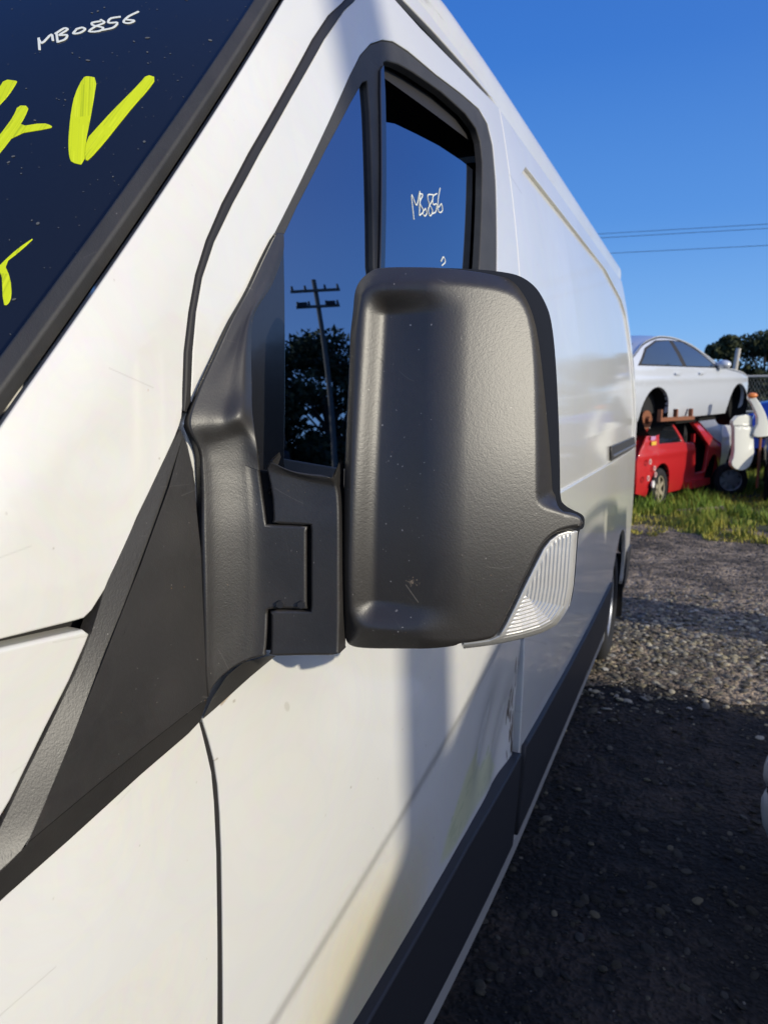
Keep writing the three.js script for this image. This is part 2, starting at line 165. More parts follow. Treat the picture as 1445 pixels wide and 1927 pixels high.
// outlines measured in metres: [z, y] on the van side, [t, s] on the windscreen, [p, q] on the mirror
const D = {
  Q0: 0.0509,
  Q2: -0.735,
  bevel: [[[-0.6314, 1.2353], [-0.6552, 1.2509], [-0.6824, 1.2574], [-0.7309, 1.2504], [-0.7517, 1.244]], [[-0.6328, 1.2096], [-0.649, 1.2128], [-0.6777, 1.2196], [-0.7162, 1.2286], [-0.7666, 1.2381]]],
  chip: [[0.0752, -0.1912]],
  dglass: [[-1.2373, 1.9956], [-1.3105, 2.0135], [-1.4126, 2.0267], [-1.5345, 2.0413], [-1.6879, 2.0527], [-1.8053, 2.0566]],
  dhole: [[-1.1399, 1.42], [-1.1369, 1.7438], [-1.2126, 1.9863], [-1.2545, 2.0859], [-1.2702, 2.0934], [-1.3247, 2.1088], [-1.3968, 2.1211], [-1.5533, 2.141], [-1.707, 2.15], [-1.7795, 2.1412], [-1.7987, 2.1191], [-1.7841, 2.0684], [-1.6295, 1.81], [-1.6375, 1.47], [-1.6495, 1.42]],
  door: [[-1.3576, 2.2318], [-1.329, 2.2278], [-1.291, 2.219], [-1.2414, 2.1979], [-1.1851, 2.1548], [-1.1249, 2.11], [-1.0384, 2.0342], [-0.9171, 1.9158], [-0.8273, 1.8253], [-0.7578, 1.7518], [-0.716, 1.7035], [-0.6888, 1.663], [-0.6725, 1.6267], [-0.6597, 1.5863], [-0.6503, 1.5453], [-0.6486, 1.5337], [-0.6422, 1.5232], [-0.6349, 1.516], [-0.6368, 1.4981], [-0.6406, 1.4607], [-0.6395, 1.4069], [-0.6388, 1.3241], [-0.6393, 1.2382], [-0.6354, 1.2106], [-0.6375, 1.2027], [-0.6448, 1.1808], [-0.6522, 1.1549], [-0.6569, 1.1246], [-0.6589, 1.0914], [-0.6594, 1.044], [-0.6569, 0.9484], [-0.6544, 0.836], [-0.6537, 0.6062], [-1.0, 0.505], [-1.94, 0.505], [-1.9142, 0.6064], [-1.9388, 0.914], [-1.955, 1.2], [-1.975, 1.6], [-1.9878, 1.8384], [-2.0343, 2.0373], [-2.0755, 2.234], [-2.0789, 2.2844], [-2.0331, 2.2809], [-1.8769, 2.2645], [-1.6359, 2.244], [-1.4814, 2.2334]],
  fender: [[-0.6303, 1.209], [-0.6353, 1.193], [-0.6409, 1.1712], [-0.6473, 1.1443], [-0.65, 1.1095], [-0.651, 1.0488], [-0.6484, 0.9541], [-0.6448, 0.8437], [-0.6429, 0.6179], [0.3, 0.5], [0.3, 1.02], [-0.3606, 1.1378], [-0.3966, 1.1521], [-0.4646, 1.1673], [-0.5476, 1.1887], [-0.613, 1.2026]],
  green: [[-1.5714, 0.7695], [-1.4989, 0.7494], [-1.4455, 0.7094], [-1.3932, 0.6662], [-1.3534, 0.625], [-1.4171, 0.6172], [-1.5574, 0.6268], [-1.7309, 0.6194], [-1.7803, 0.6382], [-1.7135, 0.6962], [-1.6548, 0.696], [-1.6409, 0.6788], [-1.5917, 0.7186]],
  gridA: [[[-0.0573, 1.4452, -0.6401], [-0.0531, 1.447, -0.6506], [-0.0451, 1.4459, -0.6633], [-0.0331, 1.4448, -0.6782], [-0.0198, 1.4415, -0.6886]], [[-0.0591, 1.4717, -0.6423], [-0.0549, 1.4736, -0.6528], [-0.0466, 1.4729, -0.666], [-0.0357, 1.4716, -0.6795], [-0.0233, 1.4663, -0.6892]], [[-0.0605, 1.4897, -0.6418], [-0.0568, 1.4935, -0.6511], [-0.0476, 1.4972, -0.6658], [-0.0366, 1.5011, -0.6794], [-0.0248, 1.49, -0.6886]], [[-0.0637, 1.5158, -0.6303], [-0.0566, 1.5165, -0.6432], [-0.0474, 1.5188, -0.6601], [-0.0347, 1.524, -0.6737], [-0.0332, 1.5263, -0.6954]], [[-0.0657, 1.5463, -0.6497], [-0.0598, 1.5464, -0.6611], [-0.0525, 1.5481, -0.6787], [-0.0435, 1.5509, -0.6936], [-0.0451, 1.554, -0.7148]], [[-0.0676, 1.589, -0.688], [-0.0639, 1.5895, -0.6979], [-0.0584, 1.5915, -0.7066], [-0.0528, 1.593, -0.7154], [-0.0567, 1.597, -0.7344]], [[-0.0697, 1.6243, -0.7204], [-0.067, 1.6251, -0.7298], [-0.0646, 1.6267, -0.7366], [-0.0624, 1.6289, -0.7428], [-0.0657, 1.6333, -0.7571]], [[-0.0726, 1.6595, -0.7583], [-0.0711, 1.6604, -0.7659], [-0.0706, 1.6627, -0.7753], [-0.07, 1.666, -0.7883], [-0.0713, 1.6714, -0.806]], [[-0.0755, 1.7021, -0.7989], [-0.075, 1.7033, -0.8065], [-0.0745, 1.7047, -0.8154], [-0.0741, 1.7076, -0.8258], [-0.0746, 1.7108, -0.8381]], [[-0.0781, 1.7342, -0.8312], [-0.078, 1.7346, -0.8335], [-0.0778, 1.7352, -0.837], [-0.0776, 1.7359, -0.8405], [-0.0772, 1.7355, -0.8449]]],
  gridB: [[[-0.0544, 1.2359, -0.6315], [-0.0521, 1.2468, -0.6372], [-0.0447, 1.2581, -0.649], [-0.0319, 1.2674, -0.6648], [-0.0148, 1.2712, -0.6782], [0.0283, 1.2736, -0.6939], [0.06, 1.2752, -0.7018]], [[-0.0545, 1.2611, -0.6311], [-0.0513, 1.2635, -0.6388], [-0.0436, 1.2743, -0.6511], [-0.0312, 1.2832, -0.6665], [-0.0136, 1.2864, -0.6802], [0.0278, 1.2882, -0.6953], [0.06, 1.2886, -0.7033]], [[-0.0544, 1.3019, -0.6323], [-0.0508, 1.3026, -0.6411], [-0.0429, 1.3067, -0.6537], [-0.0302, 1.313, -0.6694], [-0.013, 1.32, -0.6828], [0.0272, 1.3205, -0.6975], [0.0598, 1.3201, -0.7056]], [[-0.0542, 1.3625, -0.6338], [-0.05, 1.3606, -0.6442], [-0.0423, 1.3614, -0.6565], [-0.0294, 1.3625, -0.6725], [-0.0137, 1.3648, -0.6847], [0.0268, 1.3651, -0.6995], [0.0592, 1.3651, -0.7076]], [[-0.0552, 1.4083, -0.6359], [-0.0508, 1.4068, -0.6468], [-0.0431, 1.407, -0.6591], [-0.0302, 1.4081, -0.675], [-0.0151, 1.4095, -0.6868], [0.0262, 1.4081, -0.7019], [0.0585, 1.4067, -0.7099]], [[-0.0573, 1.4452, -0.6401], [-0.0531, 1.447, -0.6506], [-0.0451, 1.4459, -0.6633], [-0.0331, 1.4448, -0.6782], [-0.0198, 1.4415, -0.6886], [0.024, 1.4361, -0.7045], [0.0568, 1.434, -0.7127]], [[-0.0591, 1.4717, -0.6423], [-0.0549, 1.4736, -0.6528], [-0.0466, 1.4729, -0.666], [-0.0357, 1.4716, -0.6795], [-0.0233, 1.4663, -0.6892], [0.0204, 1.4554, -0.705], [0.0542, 1.4498, -0.7135]], [[-0.0605, 1.4897, -0.6418], [-0.0568, 1.4935, -0.6511], [-0.0476, 1.4972, -0.6658], [-0.0366, 1.5011, -0.6794], [-0.0248, 1.49, -0.6886], [0.0039, 1.468, -0.699], [0.0486, 1.4615, -0.7102]], [[-0.0622, 1.5037, -0.6353], [-0.0571, 1.5074, -0.6479], [-0.0474, 1.5118, -0.6635], [-0.0358, 1.5158, -0.6778], [-0.0339, 1.5091, -0.7], [-0.0188, 1.4646, -0.745], [0.0267, 1.4575, -0.757]]],
  hBlack: [[0.0287, 0.144], [0.0167, 0.1381], [0.0062, 0.1293], [0.0003, 0.1175], [-0.0014, 0.0988], [-0.0, 0.046], [-0.0013, -0.0234], [-0.0019, -0.0928], [-0.0024, -0.1633], [-0.0035, -0.2375], [-0.0025, -0.2604], [0.0033, -0.2704], [0.0205, -0.2734], [0.0693, -0.2703], [0.1222, -0.2668], [0.1282, -0.2602], [0.1556, -0.2586], [0.1655, -0.2541], [0.1725, -0.2408], [0.1821, -0.2201], [0.1916, -0.1985], [0.2012, -0.1783], [0.2097, -0.1602], [0.2168, -0.1511], [0.2258, -0.1448], [0.236, -0.1421], [0.2494, -0.1406], [0.2539, -0.1424], [0.2556, -0.1396], [0.2556, -0.1312], [0.2523, -0.1267], [0.2423, -0.1226], [0.233, -0.1171], [0.2283, -0.1107], [0.227, -0.0744], [0.2233, -0.0125], [0.2181, 0.0491], [0.2124, 0.0864], [0.2054, 0.1034], [0.1955, 0.119], [0.1805, 0.1302], [0.164, 0.135], [0.1338, 0.1391], [0.0836, 0.1423]],
  hInner: [[0.0228, 0.1134], [0.0152, 0.1044], [0.0135, 0.0452], [0.0141, -0.0457], [0.0131, -0.1371], [0.0117, -0.2207], [0.0199, -0.2364], [0.0384, -0.2401], [0.0681, -0.2454], [0.1281, -0.2554], [0.1727, -0.2518], [0.2065, -0.2462], [0.2254, -0.2403], [0.236, -0.2261], [0.2416, -0.2019], [0.2436, -0.1431], [0.2517, -0.1379], [0.2502, -0.1279], [0.2384, -0.1249], [0.2227, -0.12], [0.2113, -0.1159], [0.2043, -0.1097], [0.203, -0.1008], [0.2015, -0.0468], [0.1986, 0.023], [0.1939, 0.0696], [0.1873, 0.0927], [0.1767, 0.1061], [0.1606, 0.1134], [0.1316, 0.1164], [0.0876, 0.1174], [0.0415, 0.1174]],
  hLens: [[0.1272, -0.2707], [0.1602, -0.2692], [0.1933, -0.2653], [0.2142, -0.2607], [0.2299, -0.253], [0.2378, -0.2416], [0.2439, -0.231], [0.2472, -0.2067], [0.2484, -0.1741], [0.2495, -0.1445], [0.2367, -0.1433], [0.2264, -0.146], [0.2177, -0.1523], [0.2109, -0.1611], [0.2023, -0.179], [0.1928, -0.1992], [0.1832, -0.2208], [0.1736, -0.2415], [0.1664, -0.2551], [0.1562, -0.2599], [0.1282, -0.2615]],
  hOuter: [[0.0287, 0.144], [0.0167, 0.1381], [0.0062, 0.1293], [0.0003, 0.1175], [-0.0014, 0.0988], [-0.0, 0.046], [-0.0013, -0.0234], [-0.0019, -0.0928], [-0.0024, -0.1633], [-0.0035, -0.2375], [-0.0025, -0.2604], [0.0033, -0.2704], [0.0205, -0.2734], [0.0693, -0.2703], [0.1272, -0.27], [0.1602, -0.2689], [0.1933, -0.265], [0.2142, -0.2604], [0.2298, -0.2527], [0.2378, -0.2413], [0.2439, -0.2307], [0.2472, -0.2067], [0.2484, -0.1741], [0.2495, -0.1451], [0.2539, -0.1436], [0.2556, -0.1396], [0.2556, -0.1312], [0.2523, -0.1267], [0.2423, -0.1226], [0.233, -0.1171], [0.2283, -0.1107], [0.227, -0.0744], [0.2233, -0.0125], [0.2181, 0.0491], [0.2124, 0.0864], [0.2054, 0.1034], [0.1955, 0.119], [0.1805, 0.1302], [0.164, 0.135], [0.1338, 0.1391], [0.0836, 0.1423]],
  hRidge: [[0.0173, 0.0754], [0.0089, -0.1985]],
  hRight: [[0.1979, 0.0214], [0.2023, -0.096]],
  hoodside: [[-0.3521, 1.3555], [-0.4125, 1.3511], [-0.4812, 1.3456], [-0.4922, 1.3444], [-0.4979, 1.3396], [-0.4936, 1.3313], [-0.4744, 1.3039], [-0.4487, 1.2726], [-0.4127, 1.2265], [-0.4016, 1.2156], [-0.3455, 1.1495]],
  mb: [[[1.8872, 0.216], [1.8717, 0.2043]], [[1.8855, 0.2148], [1.8815, 0.2082], [1.8964, 0.2068], [1.8886, 0.1994]], [[1.9008, 0.2032], [1.8877, 0.1931]], [[1.8995, 0.2038], [1.9106, 0.1995], [1.9098, 0.1954], [1.8984, 0.198], [1.901, 0.1904], [1.8945, 0.1883], [1.8877, 0.1931]], [[1.913, 0.1865], [1.9059, 0.1856], [1.9091, 0.1797], [1.9162, 0.1776], [1.9174, 0.182], [1.913, 0.1865]], [[1.9346, 0.1691], [1.9285, 0.1765], [1.9252, 0.1737], [1.9249, 0.1603], [1.9191, 0.1612], [1.9143, 0.1713], [1.9235, 0.1697], [1.9333, 0.1639], [1.9359, 0.1699]], [[1.949, 0.1532], [1.9419, 0.1617], [1.9349, 0.1597], [1.9384, 0.1508], [1.9299, 0.1502], [1.9209, 0.1594]], [[1.9646, 0.1389], [1.9518, 0.1451], [1.9419, 0.1447], [1.9423, 0.1383], [1.9482, 0.1349], [1.9463, 0.145]]],
  mb2: [[[-1.3321, 1.8562], [-1.3383, 1.8993], [-1.3524, 1.8843], [-1.3817, 1.915], [-1.3675, 1.8839]], [[-1.3744, 1.8966], [-1.3622, 1.8698]], [[-1.3777, 1.9104], [-1.3942, 1.9123], [-1.3728, 1.8925], [-1.3855, 1.8822], [-1.3617, 1.8686]], [[-1.3987, 1.8888], [-1.3817, 1.8777], [-1.3862, 1.873], [-1.4025, 1.8821], [-1.3987, 1.8888]], [[-1.4511, 1.9256], [-1.4206, 1.9166], [-1.4234, 1.9019], [-1.4354, 1.893], [-1.4167, 1.8794], [-1.4112, 1.8878], [-1.4475, 1.917]], [[-1.4751, 1.9332], [-1.4493, 1.9213], [-1.4431, 1.9063], [-1.4659, 1.9114], [-1.4533, 1.8949], [-1.4329, 1.8866]], [[-1.4999, 1.9491], [-1.4764, 1.9197], [-1.4699, 1.8984], [-1.4945, 1.9057], [-1.4948, 1.9178], [-1.4735, 1.9071]], [[-1.4497, 1.794], [-1.4718, 1.8054], [-1.4647, 1.8122], [-1.4465, 1.8014]]],
  paint: { v_left: [[1.8491, 0.1381], [1.825, 0.1321], [1.8043, 0.1225], [1.7836, 0.111], [1.7667, 0.1008], [1.7535, 0.091], [1.7483, 0.0848], [1.7502, 0.0727], [1.7777, 0.0886], [1.7971, 0.0972], [1.826, 0.1108], [1.8535, 0.1242], [1.8532, 0.1346]], v_right: [[1.7543, 0.075], [1.7569, 0.0721], [1.78, 0.0705], [1.8045, 0.0702], [1.8321, 0.0696], [1.8544, 0.0676], [1.8768, 0.0677], [1.877, 0.0796], [1.8621, 0.0801], [1.839, 0.0829], [1.8169, 0.0855], [1.7944, 0.0871], [1.7763, 0.0881]], four_top: [[1.7627, 0.19], [1.7886, 0.1916], [1.8031, 0.1918], [1.8223, 0.1958], [1.8235, 0.1976], [1.8216, 0.2102], [1.8071, 0.2068], [1.7683, 0.2033]], four_mid: [[1.7942, 0.1748], [1.797, 0.164], [1.7843, 0.1593], [1.7706, 0.1564], [1.7823, 0.1379], [1.7817, 0.1273], [1.7778, 0.1278], [1.7609, 0.1544], [1.7393, 0.1521], [1.7201, 0.1521], [1.7238, 0.1586], [1.7515, 0.1662], [1.7629, 0.1673], [1.78, 0.1696]], letter_low: [[1.6704, 0.0659], [1.654, 0.0728], [1.6382, 0.0758], [1.6262, 0.0764], [1.6234, 0.0694], [1.6329, 0.0718], [1.6061, 0.0502], [1.608, 0.0469], [1.6152, 0.0488], [1.629, 0.0604], [1.6388, 0.0738], [1.6525, 0.0692]] },
  pillar: [[-0.3685, 1.4403], [-0.4423, 1.5184], [-0.4677, 1.5455], [-0.9598, 2.0544], [-1.1278, 2.2177], [-1.1495, 2.1405], [-1.1196, 2.1171], [-1.0652, 2.0772], [-1.0019, 2.0197], [-0.8911, 1.9072], [-0.8025, 1.8171], [-0.7388, 1.7477], [-0.703, 1.7026], [-0.6789, 1.6643], [-0.6616, 1.6257], [-0.6475, 1.5857], [-0.6389, 1.5466], [-0.6364, 1.5322], [-0.6336, 1.5218], [-0.629, 1.5136], [-0.6212, 1.5028], [-0.5943, 1.4705], [-0.5609, 1.4318], [-0.5337, 1.3949], [-0.5169, 1.3743], [-0.5012, 1.359], [-0.4924, 1.3545], [-0.484, 1.3545], [-0.4409, 1.3567], [-0.413, 1.3581], [-0.3527, 1.3615]],
  qglass: [[-0.8543, 1.7326], [-0.8977, 1.7789], [-0.9977, 1.877], [-1.0962, 1.9681], [-1.1528, 2.0178], [-1.1701, 2.0258], [-1.1601, 1.9774], [-1.1283, 1.8595], [-1.0967, 1.7375], [-1.1007, 1.55], [-1.1017, 1.42], [-0.8049, 1.4698]],
  sail: [[-0.7795, 1.677], [-0.8369, 1.736], [-0.847, 1.736], [-0.8494, 1.7315], [-0.8003, 1.4702], [-0.8, 1.385], [-0.72, 1.39], [-0.665, 1.43], [-0.68, 1.5]],
  seal: [[-1.279, 2.2237], [-1.2066, 2.1708], [-1.1637, 2.1375], [-1.1249, 2.11], [-1.0384, 2.0342], [-0.9171, 1.9158], [-0.8273, 1.8253], [-0.7578, 1.7518], [-0.716, 1.7035], [-0.6888, 1.663], [-0.6725, 1.6267], [-0.6597, 1.5863], [-0.6503, 1.5453], [-0.6486, 1.5337], [-0.6412, 1.5264], [-0.636, 1.5228], [-0.6344, 1.527], [-0.6389, 1.5466], [-0.6475, 1.5857], [-0.6616, 1.6257], [-0.6789, 1.6643], [-0.703, 1.7026], [-0.7388, 1.7477], [-0.8025, 1.8171], [-0.8911, 1.9072], [-1.0019, 2.0197], [-1.0652, 2.0772], [-1.1196, 2.1171], [-1.1527, 2.1481], [-1.2452, 2.2145]],
  shut: [[-0.6295, 1.2093], [-0.6337, 1.1937], [-0.6393, 1.1719], [-0.6456, 1.1451], [-0.6483, 1.1104], [-0.6493, 1.0497], [-0.6466, 0.9553], [-0.643, 0.8452], [-0.641, 0.62], [-0.6557, 0.604], [-0.6563, 0.8344], [-0.6587, 0.9471], [-0.6611, 1.043], [-0.6607, 1.0905], [-0.6587, 1.1238], [-0.6539, 1.1541], [-0.6465, 1.1801], [-0.6391, 1.2021]],
  tri_bot: [[[-0.6319, 1.2349], [-0.5495, 1.2206], [-0.4897, 1.2087], [-0.4179, 1.1923], [-0.3904, 1.1823], [-0.3552, 1.1672]], [[-0.6307, 1.2085], [-0.6118, 1.2019], [-0.5465, 1.1883], [-0.4637, 1.1673], [-0.3957, 1.1515], [-0.36, 1.1398]]],
  tri_left: [[[-0.6279, 1.51], [-0.5981, 1.4775], [-0.5533, 1.4231], [-0.5172, 1.379], [-0.4989, 1.3421], [-0.4823, 1.3144], [-0.4486, 1.2708], [-0.4242, 1.2412], [-0.4013, 1.2109], [-0.345, 1.1434]], [[-0.6303, 1.5027], [-0.6332, 1.4942], [-0.6349, 1.4673], [-0.5975, 1.4246], [-0.5385, 1.3555], [-0.5147, 1.318], [-0.469, 1.2668], [-0.4137, 1.1905], [-0.3903, 1.1819], [-0.3551, 1.1668]]],
  tri_right: [[-0.6297, 1.5058], [-0.6356, 1.4699], [-0.6335, 1.4276], [-0.6347, 1.3734], [-0.6334, 1.2985], [-0.6319, 1.2349]],
  trim: [[-0.7819, 1.6775], [-0.8389, 1.7391], [-0.9048, 1.8062], [-0.998, 1.9014], [-1.1021, 2.0074], [-1.1549, 2.0573], [-1.2066, 2.0951], [-1.2629, 2.1236], [-1.3131, 2.1409], [-1.3828, 2.1524], [-1.5295, 2.1653], [-1.701, 2.1878], [-1.8362, 2.2014], [-1.8976, 2.1874], [-1.9135, 2.143], [-1.8808, 2.0505], [-1.7678, 1.8258], [-1.7778, 1.45], [-1.7878, 1.4], [-1.6, 1.375], [-0.9, 1.375], [-0.76, 1.385], [-0.72, 1.4], [-0.7, 1.5]],
};
// ---------------------------------------------------------------- the ground
{
  const g = new THREE.PlaneGeometry(420, 420, 1, 1).rotateX(-Math.PI / 2); const uv = g.attributes.uv; for (let k = 0; k < uv.count; k++) uv.setXY(k, uv.getX(k) * 420, uv.getY(k) * 420);
  const rough = (u, v) => .30 * vn(u, v, 9) + .25 * vn(u, v, 40) + .25 * vn(u, v, 170) + .20 * vn(u, v, 420);
  const col = noiseMap(1024, 1 / 3, (u, v) => { const k = sst(.28, .8, rough(u, v) + .25 * Math.max(0, vn(u, v, 300, 1) - .8)), b = 8 + k * 48; return [b * 1.12, b * .96, b * .82]; });  // shade of the near ground is put into this dark base colour
  col.colorSpace = THREE.SRGBColorSpace;
  const bump = noiseMap(1024, 1 / 3, (u, v) => { const c = 255 * (.35 * vn(u, v, 40) + .4 * vn(u, v, 170) + .25 * vn(u, v, 420)); return [c, c, c]; });
  tag(put('ground', g, std({ name: 'shade_dark_dirt', map: col, roughness: .95, bumpMap: bump, bumpScale: .03 }), scene), 'flat dirt yard strewn with gravel, darkened to carry the near shade', 'ground', null, 'structure');
}
// ---------------------------------------------------------------- the white van
const z0 = y => -.434 - .967 * (y - 1.524);
function S(y, z) {
  let x = -.027 * Math.max(0, z + 2.2) ** 2;
  if (y > 1.39) x -= .06 * (y - 1.39) + .10 * (y - 1.39) ** 2;
  if (y < 1) x -= .015 * ((1 - y) / .5) ** 2;
  if (y > 1.3) x -= 3 * Math.max(0, .07 - (z0(y) - z) * .72) ** 2 * Math.min(1, (y - 1.3) / .15);
  if (z < -5.3) x -= .2 - Math.sqrt(Math.max(0, .04 - Math.min(.2, -5.3 - z) ** 2));
  return x;
}
const skin = (z, y) => [S(y, z), y, z];
const lift = h => (z, y) => [S(y, z) + h, y, z];
const onSkin = (l, h = 0) => l.map(([z, y]) => V(S(y, z) + h, y, z));
const van = base('delivery_van');
tag(van, 'white delivery van with yellow paint writing on its windscreen and black door mirror', 'van');
put('windscreen_pillar', sheet(D.pillar, skin, { edge: .014, r: .002, depth: .02 }), M.paint, van);
put('door_seal', sheet(D.seal, skin, { edge: .02, off: .002, r: .004, depth: .03 }), M.seal, van);
put('shut_line_seal', sheet(D.shut, skin, { edge: .02, off: -.002, depth: 0 }), M.seal, van);  // black strip added to darken the open gap
put('shut_line_seal', (() => { const s = new Sheet(); const b = [[-1.9388, .914], [-1.955, 1.2], [-1.975, 1.6], [-1.9878, 1.8384], [-2.0343, 2.0373], [-2.0755, 2.234]]; s.add([...b, ...b.slice().reverse().map(([z, y]) => [z - .006, y])], skin, { edge: .02, off: -.0025, depth: 0 }); return s.geometry(); })(), M.seal, van);  // second black strip, added to darken the gap behind the door
// behind every shut line lies the dark body frame
put('body_frame', sheet([[-2.3, .35], [-2.3, 2.2], [-1.3, 2.16], [-1.0, 1.93], [-.62, 1.55], [-.3, 1.3], [.3, 1.0], [.3, .35]], skin, { edge: .06, off: -.028, depth: 0, holes: [[[-2.0, 1.40], [-.80, 1.40], [-.84, 1.66], [-1.18, 1.99], [-1.3, 2.09], [-1.8, 2.13], [-1.9, 2.05]]] }), M.seal, van);
const doorZ = [-2.02, -.62], doorTex = (() => {
  const Z = z => (z + 2.1) / 1.6 * 1024, Y = y => (2.3 - y) / 1.9 * 1216;
  const t = canvas(1024, 1216, (x, w, h) => {
    x.fillStyle = '#d9d8d2'; x.fillRect(0, 0, w, h);
    for (let k = 0; k < 120; k++) { const X = rnd() * w, Yy = rnd() * h, r = rr(30, 190), g = x.createRadialGradient(X, Yy, 0, X, Yy, r), c = rnd() < .5 ? '216,208,186' : '240,240,238'; g.addColorStop(0, `rgba(${c},${rr(.04, .15)})`); g.addColorStop(1, `rgba(${c},0)`); x.fillStyle = g; x.fillRect(X - r, Yy - r, 2 * r, 2 * r); }
    for (let k = 0; k < 26; k++) { const X = Z(rr(-1.25, -.85)), Yy = Y(rr(.5, .72)), r = rr(50, 150), g = x.createRadialGradient(X, Yy, 0, X, Yy, r); g.addColorStop(0, 'rgba(206,184,124,.10)'); g.addColorStop(1, 'rgba(206,184,124,0)'); x.fillStyle = g; x.fillRect(X - r, Yy - r, 2 * r, 2 * r); }
    // scraped panel: yellow-green primer where the top coat has come off, rust at the torn edge
    for (let m = 0; m < 14; m++) { x.fillStyle = 'rgba(212,220,180,.17)'; x.beginPath(); D.green.forEach(([z, y], k) => { const X = Z(z) + rr(-14, 14), Q = Y(y) + rr(-8, 8); k ? x.lineTo(X, Q) : x.moveTo(X, Q); }); x.closePath(); x.fill(); }
    x.fillStyle = 'rgba(190,198,160,.5)'; for (let k = 0; k < 40; k++) { x.beginPath(); x.ellipse(Z(rr(-1.75, -1.4)), Y(rr(.62, .72)), rr(2, 14), rr(1, 4), .3, 0, 7); x.fill(); }
    x.fillStyle = 'rgba(88,74,58,.85)'; for (let k = 0; k < 30; k++) { x.beginPath(); x.ellipse(Z(-1.9 + .035 * (rnd() + rnd() - 1)), Y(rr(.62, .86)), rr(.6, 3.5), rr(3, 18), rr(-.2, .2), 0, 7); x.fill(); }
    x.fillStyle = 'rgba(40,36,34,.8)'; for (let k = 0; k < 10; k++) { x.beginPath(); x.ellipse(Z(rr(-1.935, -1.92)), Y(rr(.64, 1.0)), rr(.6, 2), rr(6, 24), rr(-.1, .1), 0, 7); x.fill(); }
    for (let k = 0; k < 70; k++) { x.fillStyle = `rgba(120,105,85,${rr(.2, .6)})`; x.beginPath(); x.ellipse(rnd() * w, rnd() * h, rr(.5, 1.8), rr(.5, 1.4), 0, 0, 7); x.fill(); }
    x.strokeStyle = 'rgba(150,120,80,.55)'; x.lineWidth = 2; x.beginPath(); x.moveTo(Z(-.70), Y(1.228)); x.lineTo(Z(-.665), Y(1.213)); x.stroke();
    x.fillStyle = 'rgba(150,145,125,.22)'; x.beginPath(); x.ellipse(Z(-.79), Y(1.165), 3, 5, .6, 0, 7); x.fill();
  });
  return t;
})();
const doorPaint = coat(doorTex);
const doorSurf = (z, y) => { const yl = .793 + (z + .924) * -.229, k = sst(yl + .020, yl - .022, y) * .007, dent = .018 * Math.exp(-(((z + 1.75) / .16) ** 2 + ((y - .72) / .13) ** 2)) * (1 + .25 * Math.sin(z * 26 + y * 17)); return [S(y, z) - k - dent, y, z]; };
const door = put('front_door', sheet(D.door, doorSurf, { edge: .016, r: .0018, depth: .02, holes: [D.trim], uv: (P, a, b) => [(a + 2.1) / 1.6, 1 - (2.3 - b) / 1.9] }), doorPaint, van);
const frame = put('window_frame', sheet(D.trim, skin, { edge: .02, off: -.002, r: .003, depth: .016, holes: [D.qglass, D.dhole] }), M.trim, van);
M.glass = phys({ name: 'mirror_tint_film', color: new THREE.Color(.26, .33, .42), roughness: .012, metalness: 1 });
put('quarter_window', sheet(D.qglass, skin, { edge: .05, off: -.010, r: .001, depth: .003 }), M.glass, van);
{
  const h = D.dhole, bot = [h[0][0], h[0][1]], g = D.dglass;
  const l = [[h[0][0] + .005, 1.36], ...[[g[0][0] + .004 , g[0][1]]], ...g.slice(1), [-1.64, 1.81], [-1.65, 1.36]]; l[1][0] = -1.2; l[1][1] = 1.965;
  const lower = [[-1.125, 1.36], [-1.125, 1.74], [-1.19, 1.95], ...g.map(([z, y]) => [z, y]), [-1.83, 2.0], [-1.70, 1.80], [-1.68, 1.36]];
  put('door_window', sheet(lower, skin, { edge: .025, off: -.022, r: .002, depth: .005 }), M.glass, van);
  put('window_post', sheet([[-1.222, 2.06], [-1.205, 2.02], [-1.108, 1.735], [-1.108, 1.42], [-1.126, 1.42], [-1.126, 1.735], [-1.228, 2.03], [-1.240, 2.075]], lift(.003), { edge: .03, r: .002, depth: .008 }), M.gloss, van);
}
// writing on the door glass
M.chalk = std({ name: 'white_paint_pen', color: new THREE.Color(.72, .74, .68), roughness: .8 });
M.yellow = std({ name: 'yellow_paint_pen', color: new THREE.Color(.74, .82, .0), roughness: .75 });
function stroke(S_, raw, wd, surf, off) { const pts = raw.length > 2 ? new THREE.CatmullRomCurve3(raw.map(p => V(p[0], p[1], 0)), false, 'centripetal').getPoints(raw.length * 3).map(p => [p.x, p.y]) : raw; for (let k = 0; k < pts.length - 1; k++) { const a = pts[k], b = pts[k + 1], d = [b[0] - a[0], b[1] - a[1]], L = Math.hypot(...d), n = [-d[1] / L * wd, d[0] / L * wd], e = [d[0] / L * wd * .6, d[1] / L * wd * .6], o = off + k * .00002; S_.add([[a[0] + n[0] - e[0], a[1] + n[1] - e[1]], [a[0] - n[0] - e[0], a[1] - n[1] - e[1]], [b[0] - n[0] + e[0], b[1] - n[1] + e[1]], [b[0] + n[0] + e[0], b[1] + n[1] + e[1]]], surf, { edge: .02, off: o, r: .0003, depth: .0006, flip: surf === wind ? -1 : 1 }); } }
